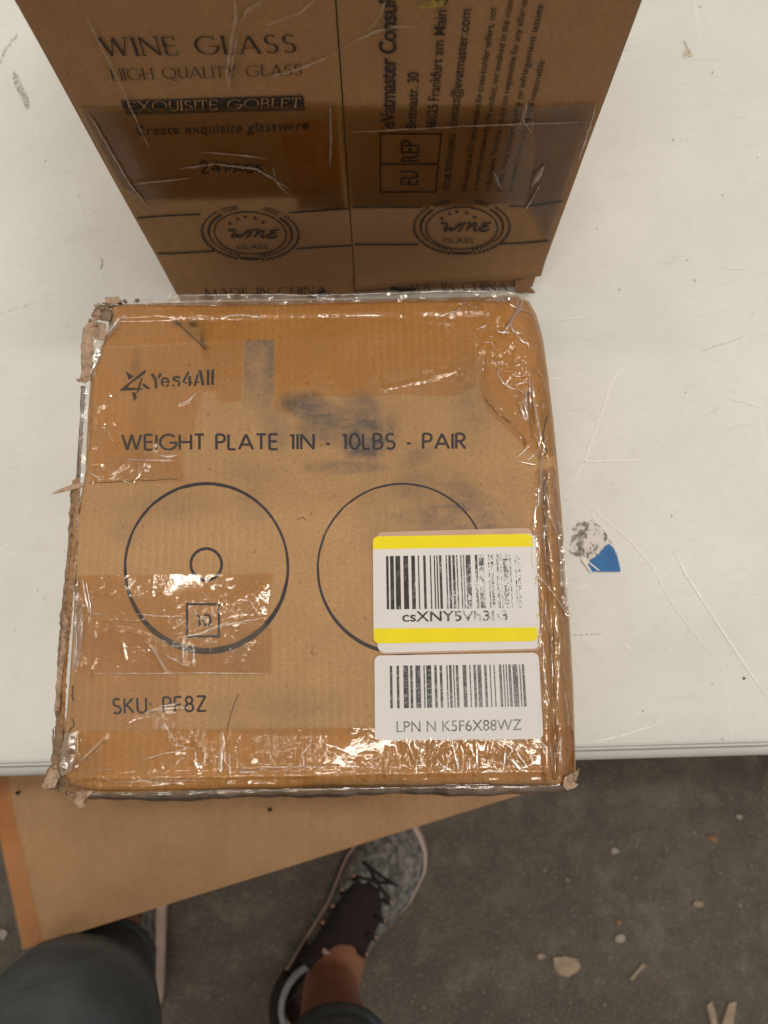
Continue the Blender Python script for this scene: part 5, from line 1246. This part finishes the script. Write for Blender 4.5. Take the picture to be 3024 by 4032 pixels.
# shirt, arms and head of the standing figure (above and behind the camera)
M_shirt = plain('dark_cotton_shirt', (0.07, 0.07, 0.08), .9, .1, 30); M_hair = plain('dark_brown_hair', (0.04, 0.025, 0.018), .6, .2, 200)
c_ = pel+np.array([0, 0, .02]); ch = np.array([pel[0], -.47, 1.28]); nk = np.array([pel[0], -.43, 1.43]); hd = np.array([pel[0]+.01, -.36, 1.55])
pts = [c_, lerp(c_, ch, .5), ch, nk]; ed = [(0, 1), (1, 2), (2, 3)]; rad = [.15, .14, .165, .07]
for sd in (-1, 1):
    sh = ch+np.array([sd*.17, .0, .08]); el = sh+np.array([sd*.06, .06, -.26]); o = len(pts); pts += [sh, el]; ed += [(2, o), (o, o+1)]; rad += [.07, .055]
skin_mesh('shirt', pts, ed, rad, M_shirt, pr)
pts = [nk, nk+np.array([0, .02, .05]), hd+np.array([0, 0, -.05]), hd, hd+np.array([0, -.01, .07]), hd+np.array([0, .09, -.01]), hd+np.array([0, .055, -.085])]
ed = [(0, 1), (1, 2), (2, 3), (3, 4), (3, 5), (2, 6)]
skin_mesh('head', pts, ed, [.055, .052, .07, .088, .07, .022, .035], M_skin, pr)
pts = [hd+np.array([0, -.03, .05]), hd+np.array([0, -.075, -.02]), hd+np.array([0, -.07, -.11]), hd+np.array([0, .03, .085])]
skin_mesh('hair', pts, [(0, 1), (1, 2), (0, 3)], [.098, .085, .06, .07], M_hair, pr)
for sd in (-1, 1):
    sh = ch+np.array([sd*.17, .0, .08]); el = sh+np.array([sd*.06, .06, -.26]); wr_ = el+np.array([-sd*.10, .20, .10])
    hn = wr_+np.array([-sd*.03, .06, .03])
    pts = [lerp(sh, el, .8), el, wr_, hn]; ed = [(0, 1), (1, 2), (2, 3)]; rad = [.045, .042, .028, .032]
    for kf in range(4):
        b0_ = hn+np.array([-sd*.012, .018, .022-.016*kf]); o = len(pts); pts += [b0_+np.array([-sd*.03, .018, 0]), b0_+np.array([-sd*.055, .005, 0])]; ed += [(3, o), (o, o+1)]; rad += [.009, .008]
    o = len(pts); pts += [hn+np.array([-sd*.02, -.01, .035]), hn+np.array([-sd*.045, -.01, .045])]; ed += [(3, o), (o, o+1)]; rad += [.011, .010]
    skin_mesh('arm', pts, ed, rad, M_skin, pr)
print('triangles', sum(len(o.data.polygons)*2 for o in bpy.data.objects if o.type == 'MESH'))
